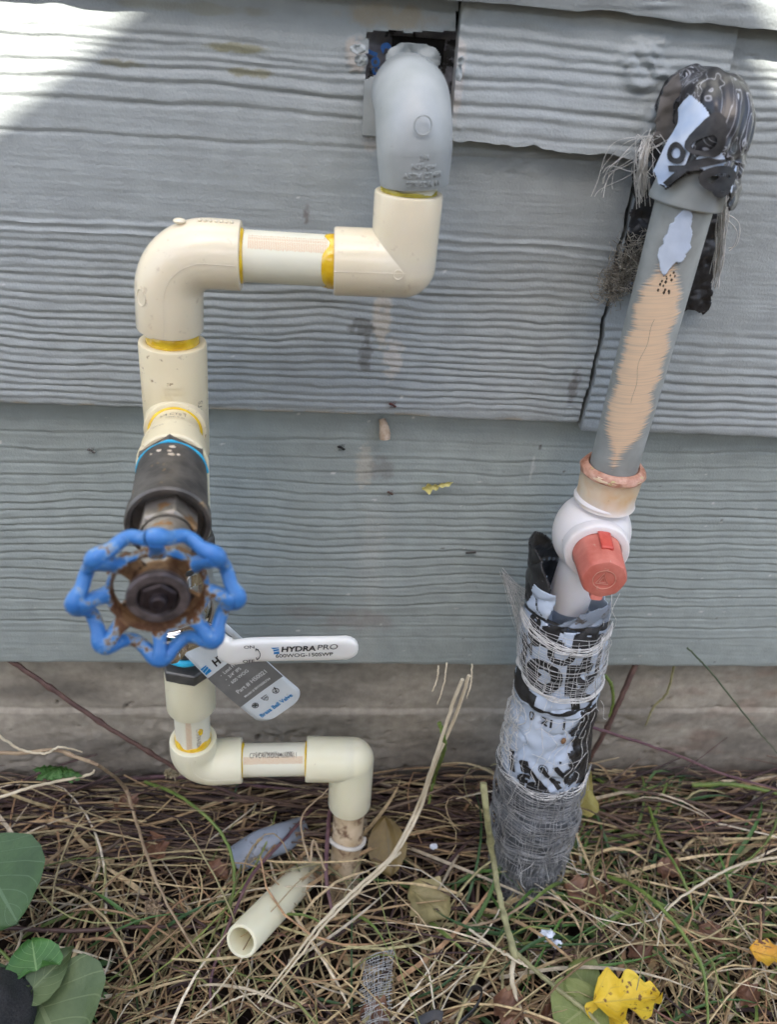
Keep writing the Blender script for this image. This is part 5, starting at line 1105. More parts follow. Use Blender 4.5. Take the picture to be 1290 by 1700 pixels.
# ================================================================== litter on the ground
def straw_field(name, n, x0, x1, y0, y1, heading, hspread, ln, rad_, zlo, zhi, cols, seed, K=9, curl=.6, arch=.012, kw=None, dens=None, mat=None, taper=.5):
    g = np.random.default_rng(seed); x = g.uniform(x0, x1, n); y = g.uniform(y0, y1, n)
    if dens is not None:
        k = g.random(n) < dens(x, y); x, y = x[k], y[k]; n = len(x)
    th = g.normal(heading, hspread, n)+np.where(g.random(n) < .5, 0, np.pi); L = ln[0]+(ln[1]-ln[0])*g.random(n)**1.6
    cv = g.normal(0, curl, n); cv2 = g.normal(0, curl*1.3, n); t = np.linspace(-.5, .5, K)
    ang = th[:, None]+cv[:, None]*t*2+cv2[:, None]*(t*2)**2*.5; st = L[:, None]/K
    px = np.cumsum(np.cos(ang)*st, 1); py = np.cumsum(np.sin(ang)*st, 1); px += (x-px.mean(1))[:, None]; py += (y-py.mean(1))[:, None]
    kink = g.integers(2, K-2, n); kk = g.random(n) < .3
    zb = g.uniform(zlo, zhi, n); tilt = g.normal(0, .16, n); pz_ = zb[:, None]+tilt[:, None]*t*L[:, None]+(arch*g.random(n))[:, None]*(1-(t*2)**2)+g.normal(0, .0007, (n, K))
    pz_ = np.maximum(pz_, .001+.5*zlo); py = np.minimum(py, .010-.4*np.maximum(pz_-.03, 0)*0)
    P = np.stack([px, py, pz_], -1); r = rad_[0]+(rad_[1]-rad_[0])*g.random(n)**2; tp = 1-taper*np.abs(t*2)**3; rr = r[:, None]*tp[None, :]
    V, Q = strands(P, rr, 4)
    c = np.array(cols)[g.integers(0, len(cols), n)]*g.uniform(.65, 1.3, (n, 1)); C_ = np.repeat(c, K*4, axis=0)
    return V, Q, C_
def merge(parts):
    o = 0; Vs, Qs, Cs = [], [], []
    for V, Q, c in parts: Vs.append(V); Qs.append(Q+o); Cs.append(c); o += len(V)
    return np.concatenate(Vs), np.concatenate(Qs), np.concatenate(Cs)
TAN = [(.46, .35, .19), (.39, .29, .155), (.53, .41, .24), (.33, .225, .12), (.42, .335, .185), (.27, .18, .10), (.36, .22, .12), (.37, .33, .17)]
DRK = [(.085, .055, .042), (.06, .036, .034), (.13, .085, .062), (.045, .03, .028), (.15, .11, .08)]
GRN = [(.17, .20, .06), (.22, .24, .09), (.13, .17, .05), (.28, .27, .12)]
RED = [(.23, .12, .09), (.18, .10, .075), (.26, .15, .11)]
PAL = [(.58, .49, .35), (.52, .44, .31), (.62, .55, .42)]
near = lambda x, y: np.clip((-y-.03)/.07, .25, 1)*np.where((np.abs(x-.03) < .05) & (y > -.10), .35, 1)*np.where((np.abs(x-.12) < .05) & (y > -.13) & (y < -.03), .4, 1)
parts = [straw_field('a', 1700, -.55, .85, -.06, .008, 0, .14, (.08, .32), (.0006, .0017), .0, .026, DRK+TAN[3:5], 1, K=11, curl=.25, arch=.006),
         straw_field('b', 4600, -.6, .9, -.50, -.02, .3, 1.1, (.03, .17), (.0005, .0011), .0, .022, TAN+TAN+TAN+DRK[:3], 2, dens=near),
         straw_field('c', 2500, -.6, .9, -.50, -.02, .2, .9, (.05, .20), (.0006, .0013), .014, .034, TAN+TAN+TAN+PAL+PAL+RED[:2], 3, dens=near),
         straw_field('d', 380, -.6, .9, -.50, -.02, 0, 1.2, (.06, .22), (.0004, .0008), .024, .045, PAL+TAN, 4, curl=.9, arch=.02, dens=near),
         straw_field('e', 800, -.6, .9, -.50, -.01, 0, .5, (.08, .25), (.0007, .0014), .006, .030, DRK+TAN[3:], 5, dens=near),
         straw_field('f', 900, -.6, .9, -.50, -.01, 1.5, .7, (.02, .10), (.0003, .0006), .012, .04, TAN, 6, curl=1.4)]
# fresh green grass blades (flat), low among the straw on the right
def blades(n, cx, cy, sx, sy, seed, ln=(.05, .14), wd=.0014, hd=0.3, lift=.03, cols=((.055, .12, .03), (.08, .16, .035), (.12, .17, .04), (.04, .09, .03)), z0=.012, uni=False):
    g = np.random.default_rng(seed); Vs = []; Qs = []; Cs = []; o = 0; K = 9
    for k in range(n):
        x, y = (g.uniform(cx-sx, cx+sx), g.uniform(cy-sy, cy+sy)) if uni else (g.normal(cx, sx), min(g.normal(cy, sy), -.01)); th = g.normal(hd, .8)+(math.pi if g.random() < .4 else 0); L = g.uniform(*ln); t = np.linspace(0, 1, K); cv = g.normal(0, .7)
        a = th+cv*t; xx = x+np.cumsum(np.cos(a))*L/K; yy = np.minimum(y+np.cumsum(np.sin(a))*L/K, .0); zz = z0+lift*g.random()*np.sin(t*math.pi*.8)+.012*g.random()
        w_ = wd*g.uniform(.5, 1.2)*(1-t**2.2)+.0001; nx, ny = -np.sin(a), np.cos(a)
        for s_ in (-1, 0, 1):
            Vs.append(np.stack([xx+nx*w_*s_, yy+ny*w_*s_, zz+(.0 if s_ else -.0005)], -1))
        base = o
        for s_ in (0, 1):
            i = np.arange(K-1); Qs.append(np.stack([base+s_*K+i, base+(s_+1)*K+i, base+(s_+1)*K+i+1, base+s_*K+i+1], -1))
        c = np.array(cols[g.integers(0, len(cols))])*g.uniform(.7, 1.3); Cs.append(np.tile(c, (3*K, 1))); o += 3*K
    return np.concatenate(Vs), np.concatenate(Qs), np.concatenate(Cs)
V, Q, c = merge([blades(38, gz(1010, 1400)[0], gz(1010, 1400)[1], .04, .025, 1), blades(30, gz(1080, 1520)[0], gz(1080, 1520)[1], .05, .03, 2), blades(18, gz(760, 1560)[0], gz(760, 1560)[1], .03, .03, 3), blades(14, gz(180, 1620)[0], gz(180, 1620)[1], .05, .02, 4), blades(26, .3, -.14, .22, .06, 5, wd=.0010), blades(14, gz(1250, 1640)[0], gz(1250, 1640)[1], .03, .02, 8)])
fastmesh('green_grass', V, Q, vcmat('grass_blade', rough=.5, bump=0, var=.2), col=c, kw=dict(kind='stuff', label='thin fresh green grass blades sprouting through the dry grass', category='grass'))
parts.append(straw_field('h', 420, -.6, .9, -.50, -.03, .5, 1.2, (.05, .20), (.0004, .0010), .010, .042, GRN, 27, curl=.8, arch=.02, dens=near))
parts.append(straw_field('g', 2000, -.6, .9, -.50, -.005, 0, 1.5, (.004, .018), (.0003, .0008), .002, .030, TAN+DRK+RED, 17, K=5, curl=.3, arch=.002))
parts += [blades(650, .15, -.24, .75, .24, 21, ln=(.03, .13), wd=.0016, lift=.012, cols=TAN+PAL+DRK[:2], z0=.012, uni=True), blades(420, .15, -.24, .75, .24, 22, ln=(.05, .18), wd=.0013, lift=.026, cols=TAN+PAL, z0=.018, uni=True)]
V, Q, c = merge(parts)
fastmesh('dry_grass', V, Q, M_straw, col=c, kw=dict(kind='stuff', label='tangle of dry tan and brown grass stems covering the soil', category='dry grass'))
# ---- single stems one can point at
def stem(name, pxs, r, mat, label, cat='stem', n=40, group=None, knots=0, parent=None, tip=.5):
    P = []
    for q in pxs:
        x, y, m, v = q if len(q) == 4 else (q[0], q[1], 'z', q[2]); P.append(gz(x, y, v) if m == 'z' else at(x, y, v))
    P = resample(P, n)+RNG.normal(0, .00018, (n, 3)); mb = MB(); rr = np.interp(np.linspace(0, 1, n), [0, .7, 1], [r, r*.85, r*tip]); 
    for k in range(knots): i = int((k+1)*n/(knots+1)); rr[i] *= 1.45
    mb.tube(P, rr, seg=8, cap=(True, True)); kw = dict(label=label, category=cat)
    if group: kw['group'] = group
    return mb.build(name, mat, parent, **kw)
M_vine = pmat('brown_vine', (.075, .04, .035), (.13, .075, .06), scale=150, rough=.55, bump=.5, bscale=500)
M_purple = pmat('purple_vine', (.10, .045, .06), (.17, .09, .09), scale=120, rough=.5, bump=.4)
M_green = pmat('green_stem', (.10, .16, .03), (.18, .24, .055), scale=110, rough=.45)
M_pale = pmat('pale_straw', (.50, .42, .28), (.66, .58, .42), scale=120, rough=.55, stretch=(1, 1, .3))
M_tan = pmat('tan_stem', (.26, .18, .11), (.42, .32, .20), scale=140, rough=.6)
M_olive = pmat('olive_stem', (.20, .19, .09), (.36, .34, .17), scale=160, rough=.6, bump=.5, bscale=400)
stem('vine', [(15, 1095, 'y', -.004), (80, 1140, 'y', .002), (160, 1195, 'y', .012), (240, 1245, 'y', .022), (320, 1290, 'y', .03), (420, 1330, 'y', .03)], .0019, M_vine, 'dark brown woody vine slanting down across the concrete at far left', 'vine', knots=4)
stem('vine', [(0, 1540, .03), (120, 1545, .034), (250, 1538, .032), (380, 1540, .024)], .0016, M_vine, 'dark vine lying level across the lower left straw under the big leaf', 'vine')
stem('vine', [(-10, 1250, 'y', .05), (40, 1250, 'y', .05), (90, 1245, 'y', .05), (130, 1258, 'y', .055), (165, 1272, 'y', .06), (205, 1305, .06), (222, 1350, .05), (235, 1395, .05), (262, 1470, .05), (300, 1540, .045), (345, 1610, .04)], .0013, M_tan, 'pinkish tan vine arching down through the left straw', 'vine', knots=3)
stem('straw_stalk', [(-5, 1220, 'y', .05), (35, 1245, 'y', .05), (75, 1250, 'y', .052), (100, 1240, 'y', .053), (135, 1248, 'y', .05)], .0009, M_pale, 'pale stalk curling in from the left edge against the concrete', 'straw stalk')
stem('straw_stalk', [(-5, 1325, 'y', .06), (60, 1305, 'y', .055), (120, 1292, 'y', .05), (150, 1285, 'y', .05), (156, 1278, 'y', .05)], .0011, M_pale, 'straight pale stalk above the big green leaf', 'straw stalk')
stem('green_vine', [(240, 1298, .035), (285, 1315, .05), (330, 1345, .055), (368, 1385, .05), (386, 1430, .045), (387, 1480, .04), (375, 1530, .035), (358, 1590, .03)], .0013, M_green, 'bright green stem arching beside the grey plastic offcut', 'vine')
stem('purple_vine', [(520, 1340, .03), (480, 1385, .04), (420, 1450, .045), (395, 1500, .045), (370, 1560, .04), (350, 1630, .035), (352, 1705, .03)], .0013, M_purple, 'purple vine running down to the left of the open pipe end', 'vine')
stem('purple_vine', [(548, 1345, .05), (543, 1400, .045), (542, 1460, .04), (552, 1520, .03)], .0018, M_purple, 'purple stem standing against the left side of the soiled down pipe', 'vine')
stem('purple_vine', [(220, 1292, .03), (300, 1290, .03), (400, 1302, .03), (500, 1312, .03)], .0017, M_purple, 'purple stem lying under the lower cream elbow', 'vine')
stem('seed_stalk', [(768, 1128, 'y', .06), (750, 1175, 'y', .062), (722, 1260, 'y', .07), (690, 1345, .085), (650, 1420, .075), (590, 1475, .07), (530, 1535, .065), (480, 1600, .05), (428, 1665, .04)], .0013, M_pale, 'tall pale dry stalk leaning up from the open pipe end to the wall', 'dry stalk', group=None, n=60, tip=.35)
stem('seed_stalk', [(779, 1122, 'y', .056), (756, 1190, 'y', .060), (722, 1268, 'y', .068), (694, 1352, .083), (648, 1428, .073), (596, 1478, .068), (536, 1538, .063), (488, 1600, .05), (440, 1658, .038)], .0013, M_pale, 'second pale stalk twisted alongside the tall leaning one', 'dry stalk', n=60, tip=.35)
stem('seed_stalk', [(665, 1415, .055), (620, 1455, .055), (575, 1490, .06), (540, 1530, .055)], .0009, M_pale, 'short pale side stalk beside the soiled down pipe foot', 'dry stalk')
stem('seed_stalk', [(404, 1588, .045), (365, 1640, .045), (315, 1700, .05)], .0007, M_pale, 'thin pale stalk rising from the mouth of the open pipe', 'dry stalk')
stem('seed_stalk', [(440, 1645, .04), (385, 1660, .045), (300, 1705, .05)], .0007, M_pale, 'thin pale stalk near the bottom edge, below the open pipe', 'dry stalk')
stem('dry_weed', [(803, 1300, 'y', .075), (808, 1350, 'y', .085), (818, 1420, .06), (832, 1500, .05), (848, 1560, .045), (856, 1590, .04)], .0024, M_olive, 'thick mottled olive stem standing left of the net-wrapped pipe foot', 'dry weed', knots=2, tip=1.3)
stem('dry_weed', [(856, 1585, .04), (850, 1620, .04), (860, 1660, .035), (885, 1710, .03)], .0018, M_pale, 'pale woody root continuing down from the thick olive stem', 'root')
stem('dry_weed', [(856, 1580, .042), (905, 1625, .045), (975, 1680, .045), (1010, 1720, .045)], .0016, M_olive, 'olive branch slanting right from the thick olive stem', 'dry weed')
stem('green_vine', [(1010, 1455, .035), (1060, 1475, .05), (1110, 1520, .055), (1150, 1575, .055), (1170, 1620, .05), (1177, 1710, .045)], .0015, M_green, 'long yellow-green stem curving down to the bottom right', 'vine', n=50)
stem('green_vine', [(1078, 1340, .045), (1100, 1400, .05), (1135, 1460, .05), (1155, 1525, .04)], .0012, M_green, 'short olive-green stem crossing the straw at right', 'vine')
stem('green_vine', [(985, 1290, .03), (1040, 1318, .035), (1105, 1330, .032)], .0015, M_green, 'yellowish stem lying right of the yellow leaf by the wrapped pipe', 'vine')
stem('green_vine', [(1150, 1303, .045), (1210, 1302, .05), (1260, 1310, .05), (1300, 1320, .05)], .0019, M_green, 'green stem at the foot of the concrete on the far right', 'vine')
stem('straw_stalk', [(1300, 1422, .05), (1230, 1435, .055), (1160, 1470, .055), (1105, 1515, .05), (1092, 1570, .045)], .0010, M_pale, 'long pale stalk bending in from the right edge', 'straw stalk')
stem('straw_stalk', [(770, 1540, .03), (830, 1525, .04), (900, 1490, .045), (960, 1510, .045), (1000, 1545, .04)], .0010, M_tan, 'tan stalk arching in front of the wrapped pipe foot', 'straw stalk')
stem('straw_stalk', [(780, 1543, .04), (840, 1585, .045), (905, 1620, .04)], .0009, M_pale, 'pale stalk crossing the thick olive stem', 'straw stalk')
stem('straw_stalk', [(540, 1445, .05), (520, 1395, .065), (515, 1430, .06), (500, 1360, .07), (545, 1310, 'y', .06)], .0009, M_tan, 'kinked grey stalk between the purple stem and the lower elbow', 'straw stalk')
stem('twig', [(1058, 1098, 'y', -.006), (1035, 1150, 'y', .004), (1010, 1205, 'y', .014), (985, 1250, 'y', .02), (968, 1282, 'y', .022)], .0022, M_vine, 'brown twig leaning on the concrete right of the wrapped pipe', 'twig', knots=1)
stem('twig', [(993, 1115, 'y', .006), (1012, 1130, 'y', .008), (1019, 1160, 'y', .009), (1012, 1190, 'y', .012)], .0014, M_green, 'green shoot branching from the brown twig by the wrapped pipe', 'twig')
stem('twig', [(978, 1206, 'y', .035), (1030, 1222, 'y', .035), (1120, 1252, 'y', .03), (1200, 1285, 'y', .03), (1290, 1310, 'y', .04)], .0012, M_purple, 'thin purple-brown twig running right from the wrapped pipe', 'twig', tip=.8)
stem('root_tendril', [(1120, 1105, 'y', -.009), (1108, 1150, 'y', -.007), (1085, 1175, 'y', -.006), (1072, 1205, 'y', -.004)], .0010, M_olive, 'olive tendril flattened on the concrete at right', 'tendril')
stem('grass_blade', [(1142, 1076, 'y', .03), (1180, 1115, 'y', .03), (1240, 1190, 'y', .03), (1295, 1255, 'y', .03)], .0007, pmat('dark_green_blade', (.06, .09, .05), (.09, .12, .06), scale=90, rough=.5), 'thin dark green blade leaning on the siding edge at right', 'grass blade')
for i_, (a, b__) in enumerate([((728, 1105), (718, 1148)), ((742, 1100), (726, 1170)), ((784, 1102), (775, 1160))]):
    stem('straw_stalk', [(a[0], a[1], 'y', .03), ((a[0]+b__[0])/2+3, (a[1]+b__[1])/2, 'y', .04), (b__[0], b__[1], 'y', .05)], .0006, M_pale, ['short thin straw in front of the siding edge, leftmost of three', 'short thin straw in front of the siding edge, middle of three', 'short thin straw in front of the siding edge, rightmost of three'][i_], 'straw stalk')
stem('grass_blade', [(730, 1200, 'y', .06), (738, 1240, 'y', .062), (722, 1290, .06), (712, 1335, .05)], .0016, M_green, 'green blade sheathing the tall leaning stalks', 'grass blade')

# ---- leaves
def leafmat(name, c1, c2, vein, scale=60, rough=.55, vs=9., spots=None):
    m = bpy.data.materials.new(name); nt, N, L_ = nodes(m); b_ = N['Principled BSDF']
    uv = N.new('ShaderNodeUVMap'); sp = N.new('ShaderNodeSeparateXYZ'); L_.new(uv.outputs[0], sp.inputs[0])
    def mt(op, a, b=None):
        q = N.new('ShaderNodeMath'); q.operation = op
        for i, z in enumerate((a, b)):
            if z is None: continue
            if isinstance(z, (int, float)): q.inputs[i].default_value = z
            else: L_.new(z, q.inputs[i])
        return q.outputs[0]
    au = mt('ABSOLUTE', sp.outputs[0]); ph = mt('FRACT', mt('SUBTRACT', mt('MULTIPLY', sp.outputs[1], vs), mt('MULTIPLY', au, vs*.45)))
    side = mt('MULTIPLY', mt('LESS_THAN', mt('ABSOLUTE', mt('SUBTRACT', ph, .5)), .035), .8); mid = mt('LESS_THAN', au, .035); v = mt('MAXIMUM', side, mid)
    tc = N.new('ShaderNodeTexCoord'); n = N.new('ShaderNodeTexNoise'); n.inputs['Scale'].default_value = scale; n.inputs['Detail'].default_value = 5; L_.new(tc.outputs['Object'], n.inputs[0])
    r = N.new('ShaderNodeValToRGB'); L_.new(n.outputs[0], r.inputs[0]); r.color_ramp.elements[0].position = .35; r.color_ramp.elements[0].color = (*c1, 1); r.color_ramp.elements[1].position = .65; r.color_ramp.elements[1].color = (*c2, 1)
    out = r.outputs[0]
    mx = N.new('ShaderNodeMix'); mx.data_type = 'RGBA'; L_.new(mt('MULTIPLY', v, .75), mx.inputs[0]); L_.new(out, mx.inputs[6]); mx.inputs[7].default_value = (*vein, 1); out = mx.outputs[2]
    if spots:
        n2 = N.new('ShaderNodeTexNoise'); n2.inputs['Scale'].default_value = 180; n2.inputs['Detail'].default_value = 4; L_.new(tc.outputs['Object'], n2.inputs[0]); mr = N.new('ShaderNodeMapRange'); mr.inputs[1].default_value = .6; mr.inputs[2].default_value = .66; L_.new(n2.outputs[0], mr.inputs[0])
        m2 = N.new('ShaderNodeMix'); m2.data_type = 'RGBA'; L_.new(mr.outputs[0], m2.inputs[0]); L_.new(out, m2.inputs[6]); m2.inputs[7].default_value = (*spots, 1); out = m2.outputs[2]
    L_.new(out, b_.inputs['Base Color']); b_.inputs['Roughness'].default_value = rough
    n3 = N.new('ShaderNodeTexNoise'); n3.inputs['Scale'].default_value = 350; L_.new(tc.outputs['Object'], n3.inputs[0])
    bp = N.new('ShaderNodeBump'); bp.inputs['Strength'].default_value = .6; bp.inputs['Distance'].default_value = .0008; L_.new(mt('SUBTRACT', n3.outputs[0], mt('MULTIPLY', v, .6)), bp.inputs['Height']); L_.new(bp.outputs[0], b_.inputs['Normal'])
    return m
def leaf(name, base, tip, width, shape, mat, seed=0, up=(0, 0, 1), cup=.12, wave=.05, lobes=None, droop=0, parent=None, **kw):
    base, tip = np.asarray(base), np.asarray(tip); ax = tip-base; L = np.linalg.norm(ax); ax = ax/L; up = np.asarray(up, float); up = norm(up-ax*up.dot(ax)); sd = np.cross(ax, up); mb = MB(); n, m = 34, 12
    V = []; uv = []
    for i in range(n+1):
        s_ = i/n; hw = width*np.interp(s_, [q[0] for q in shape], [q[1] for q in shape]); back = np.interp(s_, [q[0] for q in shape], [q[2] if len(q) > 2 else 0 for q in shape])
        if lobes: hw *= 1+lobes[0]*math.sin(s_*lobes[1]*2*math.pi+seed)
        for j in range(-m, m+1):
            t = j/m; jit = 1+.05*(nv(s_*9, t*2, 1, 1, seed)-.5)*abs(t)
            V.append(base+ax*(L*s_-back*L*t*t)+sd*(hw*t*jit)+up*(cup*width*abs(t)**1.5*1.0+wave*width*(nv(s_*3+seed, t*2, 1, 1, seed+3)-.5)*2*abs(t)**.5+droop*L*(s_*(1-s_))*4)); uv.append((t, s_))
    w_ = 2*m+1; mb.add(V, [(i*w_+j, i*w_+j+1, (i+1)*w_+j+1, (i+1)*w_+j) for i in range(n) for j in range(2*m)], uv)
    o = mb.build(name, mat, parent, sharp=80, **kw); return o
HEART = [(0, .10, -.10), (.04, .55, .16), (.12, .86, .14), (.25, 1.0, .06), (.42, .94, .0), (.6, .72, 0), (.78, .42, 0), (.92, .16, 0), (1, .01, 0)]
OVAL = [(0, .02), (.08, .35), (.2, .68), (.38, .95), (.52, 1.0), (.68, .90), (.82, .66), (.93, .36), (.98, .16), (1, .01)]
MG = leafmat('deep_green_leaf', (.028, .070, .018), (.045, .10, .028), (.10, .17, .085), vs=6)
MG2 = leafmat('fresh_green_leaf', (.04, .12, .022), (.055, .16, .03), (.18, .30, .11), vs=5)
MG3 = leafmat('grey_green_leaf', (.075, .115, .045), (.11, .155, .065), (.18, .23, .11), vs=5)
MYG = leafmat('olive_yellow_leaf', (.14, .18, .045), (.19, .22, .06), (.26, .28, .11), vs=5)
MY = leafmat('yellow_leaf', (.62, .42, .02), (.74, .54, .05), (.50, .36, .05), vs=4, spots=(.16, .08, .02))
MYP = leafmat('pale_yellow_leaf', (.55, .50, .16), (.68, .62, .26), (.62, .58, .30), vs=3)
MO = leafmat('orange_edged_leaf', (.62, .28, .03), (.70, .50, .05), (.4, .2, .05), scale=40, vs=4, spots=(.12, .04, .02))
MB_ = leafmat('brown_leaf', (.13, .06, .035), (.24, .125, .07), (.09, .045, .03), vs=4)
def Z(x, y, z): return gz(x, y, z)
leaf('green_leaf', Z(-45, 1400, .085), Z(30, 1535, .075), .034, OVAL, MG, 3, up=(0, -.5, 1), cup=.10, label='big dark green leaf at the left edge with fine veins', category='leaf')
leaf('green_leaf', Z(60, 1612, .075), Z(52, 1560, .080), .0165, [(0, .3, -.2), (.06, .85, .25), (.2, 1, .18), (.45, .92, .05), (.7, .66, 0), (.9, .35, 0), (1, .05, 0)], MG2, 4, up=(.0, -.4, 1), cup=.25, label='small round bright green leaf at lower left', category='leaf')
leaf('green_leaf', Z(38, 1640, .070), Z(12, 1605, .068), .010, OVAL, MG2, 14, up=(.0, -.4, 1), cup=.25, label='small bright green leaf folded against the round one', category='leaf')
leaf('green_leaf', Z(46, 1648, .068), Z(123, 1573, .072), .0130, HEART, MG3, 5, up=(-.2, -.5, 1), cup=.3, label='pointed grey-green leaf at lower left, tip up to the right', category='leaf')
leaf('green_leaf', Z(62, 1660, .060), Z(120, 1790, .060), .040, HEART, MG3, 6, up=(0, -.5, 1), cup=.08, label='large grey-green leaf cut by the bottom edge at left', category='leaf')
stem('leaf_stalk', [(-20, 1560, .05), (20, 1600, .055), (44, 1648, .066), (66, 1665, .062)], .0010, M_green, 'thin green stalk joining the small leaves at lower left', 'leaf stalk')
leaf('yellow_leaf', Z(985, 1650, .040), Z(945, 1600, .045), .016, OVAL, MYG, 7, cup=.2, label='small olive-yellow leaf tilted behind the bright yellow leaf', category='leaf')
leaf('yellow_leaf', Z(1000, 1652, .046), Z(925, 1710, .040), .022, OVAL, MYG, 8, cup=.12, label='broad olive-green leaf left of the bright yellow leaf', category='leaf')
leaf('yellow_leaf', Z(985, 1665, .048), Z(1095, 1655, .050), .015, [(0, .15), (.12, .8), (.3, 1), (.42, .6), (.55, .95), (.72, 1.0), (.82, .5), (.92, .5), (1, .05)], MY, 9, cup=.6, wave=.32, lobes=(.10, 3), label='bright yellow leaf with brown specks near the bottom right', category='leaf')
leaf('yellow_leaf', Z(1010, 1665, .045), Z(1000, 1712, .040), .014, OVAL, MY, 29, cup=.3, wave=.14, label='yellow leaf lobe hanging under the speckled bright one', category='leaf')
leaf('yellow_leaf', Z(1245, 1578, .045), Z(1300, 1592, .050), .0095, OVAL, MO, 10, cup=.4, wave=.2, lobes=(.12, 3), label='curled orange and yellow leaf at the right edge', category='leaf')
leaf('yellow_leaf', at(968, 1262, .050), Z(962, 1352, .030), .0125, [(0, .3), (.2, .5), (.4, .62), (.6, .75), (.8, 1.15), (.93, 1.25), (1, .6)], MYP, 11, up=(0, -1, .4), cup=.25, wave=.12, label='pale yellow leaf standing behind the wrapped pipe on the right', category='leaf')
leaf('yellow_leaf', Z(640, 1355, .05), Z(650, 1455, .03), .0155, OVAL, leafmat('ochre_leaf', (.13, .09, .03), (.22, .155, .05), (.15, .12, .06), vs=4), 12, up=(-.3, -1, .5), cup=.3, wave=.1, label='ochre leaf standing just right of the soiled down pipe', category='leaf')
leaf('yellow_leaf', Z(680, 1475, .028), Z(745, 1525, .028), .017, OVAL, leafmat('dull_yellow_leaf', (.24, .20, .09), (.34, .29, .13), (.2, .17, .07), vs=4), 13, cup=.3, wave=.2, lobes=(.15, 3), label='dull yellow leaf in the straw between the two pipes', category='leaf')
bl = [(345, 1440, 378, 1460, .0075), (935, 1475, 1005, 1500, .013), (820, 1668, 870, 1690, .012), (1090, 1440, 1130, 1455, .010), (1045, 1570, 1080, 1600, .010), (600, 1690, 650, 1700, .012), (250, 1390, 268, 1430, .009), (1160, 1540, 1200, 1570, .009), (1225, 1645, 1260, 1670, .010), (200, 1330, 225, 1350, .010), (900, 1690, 930, 1700, .009)]
wh = ['beside the green arching stem at left', 'just below the wrapped pipe foot', 'low down left of the broad olive leaf', 'in the straw right of the wrapped pipe foot', 'above the bright yellow leaf', 'at the bottom edge near the net strip', 'left of the green arching stem, in shade', 'right of the long yellow-green stem', 'just below the orange leaf', 'under the concrete at upper left straw', 'at the bottom edge beside the broad olive leaf']
for k, (x, y, x2, y2, w_) in enumerate(bl):
    leaf('brown_leaf', Z(x, y, .030), Z(x2, y2, .034), w_, OVAL, MB_, 40+k, cup=.5, wave=.3, lobes=(.18, 3), label='crumpled brown dead leaf '+wh[k], category='leaf', group='dead brown leaves in the dry grass')
# feathery weed leaf against the concrete
fw = thing('weed_plant', at(100, 1285, .045), label='small feathery green weed leaf against the foot of the concrete', category='weed')
for k in range(13):
    a = -2.6+k*.42; b0 = at(95, 1275, .045); ln_ = random.uniform(.010, .019); tpv = b0+np.array([math.cos(a)*ln_, -.006, math.sin(a)*ln_*.55]); leaf('leaflet', b0, tpv, .0028, OVAL, MG2, k, up=(0, -1, .4), cup=.2, lobes=(.3, 4), parent=fw)
# dried seed heads
for k, (x, y, z, s_, lab) in enumerate([(285, 1283, .055, .007, 'dry crumbly seed head under the lower left elbow'), (252, 1505, .045, .0065, 'brown seed head in the straw below the arching vine'), (1190, 1395, .045, .007, 'brown dried seed head in the straw at right')]):
    c0 = gz(x, y, z); PP = []
    for q in range(160): d = RNG.normal(0, 1, 3); d /= np.linalg.norm(d); r0 = s_*RNG.uniform(.1, .8); p = c0+d*r0*np.array([1.2, .8, .7]); PP.append([p, p+RNG.normal(0, .0008, 3), p+RNG.normal(0, .0014, 3)])
    V, Q = strands(np.array(PP), np.full((160, 3), .0005)); fastmesh('dried_flower', V, Q, M_tan if k else pmat('straw_crumbs', (.38, .32, .20), (.5, .44, .3), scale=200, rough=.9), loc=c0, kw=dict(label=lab, category='dried flower'))

# ---- offcuts and rubbish
oa, ob = gz(400, 1563, .062), gz(512, 1445, .006); od = norm(ob-oa); LO = np.linalg.norm(ob-oa)
po = thing('pipe_offcut', (ob+oa)/2*np.array([1, 1, 0]), label='short cream pipe offcut lying in the straw with its open end towards the viewer', category='pipe')
mb = MB(); mb.lathe(oa, od, [(LO+.01, .0083), (.0012, .0085), (.0002, .0088), (0, .0094), (.0002, .0106), (.0012, .0111), (LO+.01, .0112)], seg=56); mb.build('tube', M_cream3, po, sharp=50)
mb = MB(); 
ribbon(mb, [gz(390, 1428, .028), gz(430, 1405, .034), gz(470, 1390, .034), gz(505, 1372, .028)], [.0105, .0115, .0110, .008], [.005, .006, .006, .004], (0, .7, .3), n=18, seg=24, ex=2.2)
mb.build('plastic_offcut', M_skygrey, None, label='blue-grey plastic offcut half buried in the straw behind the cream pipe offcut', category='offcut')
# black fabric bag corner
mb = MB(); bc0 = gz(2, 1668, .07); mb.sphere(bc0+np.array([-.014, -.004, -.010]), .030, 60, 40, sc=(1.05, .9, 1.0), fn=lambda q: 1+.10*mnoise(Vector(q*2.2))+.02*mnoise(Vector(q*9)))
mb.build('fabric_bag', pmat('black_fabric', (.012, .012, .013), (.03, .03, .032), scale=900, rough=.85, bump=.9, bscale=1600), None, label='rounded corner of a black fabric bag at the bottom left edge', category='bag')
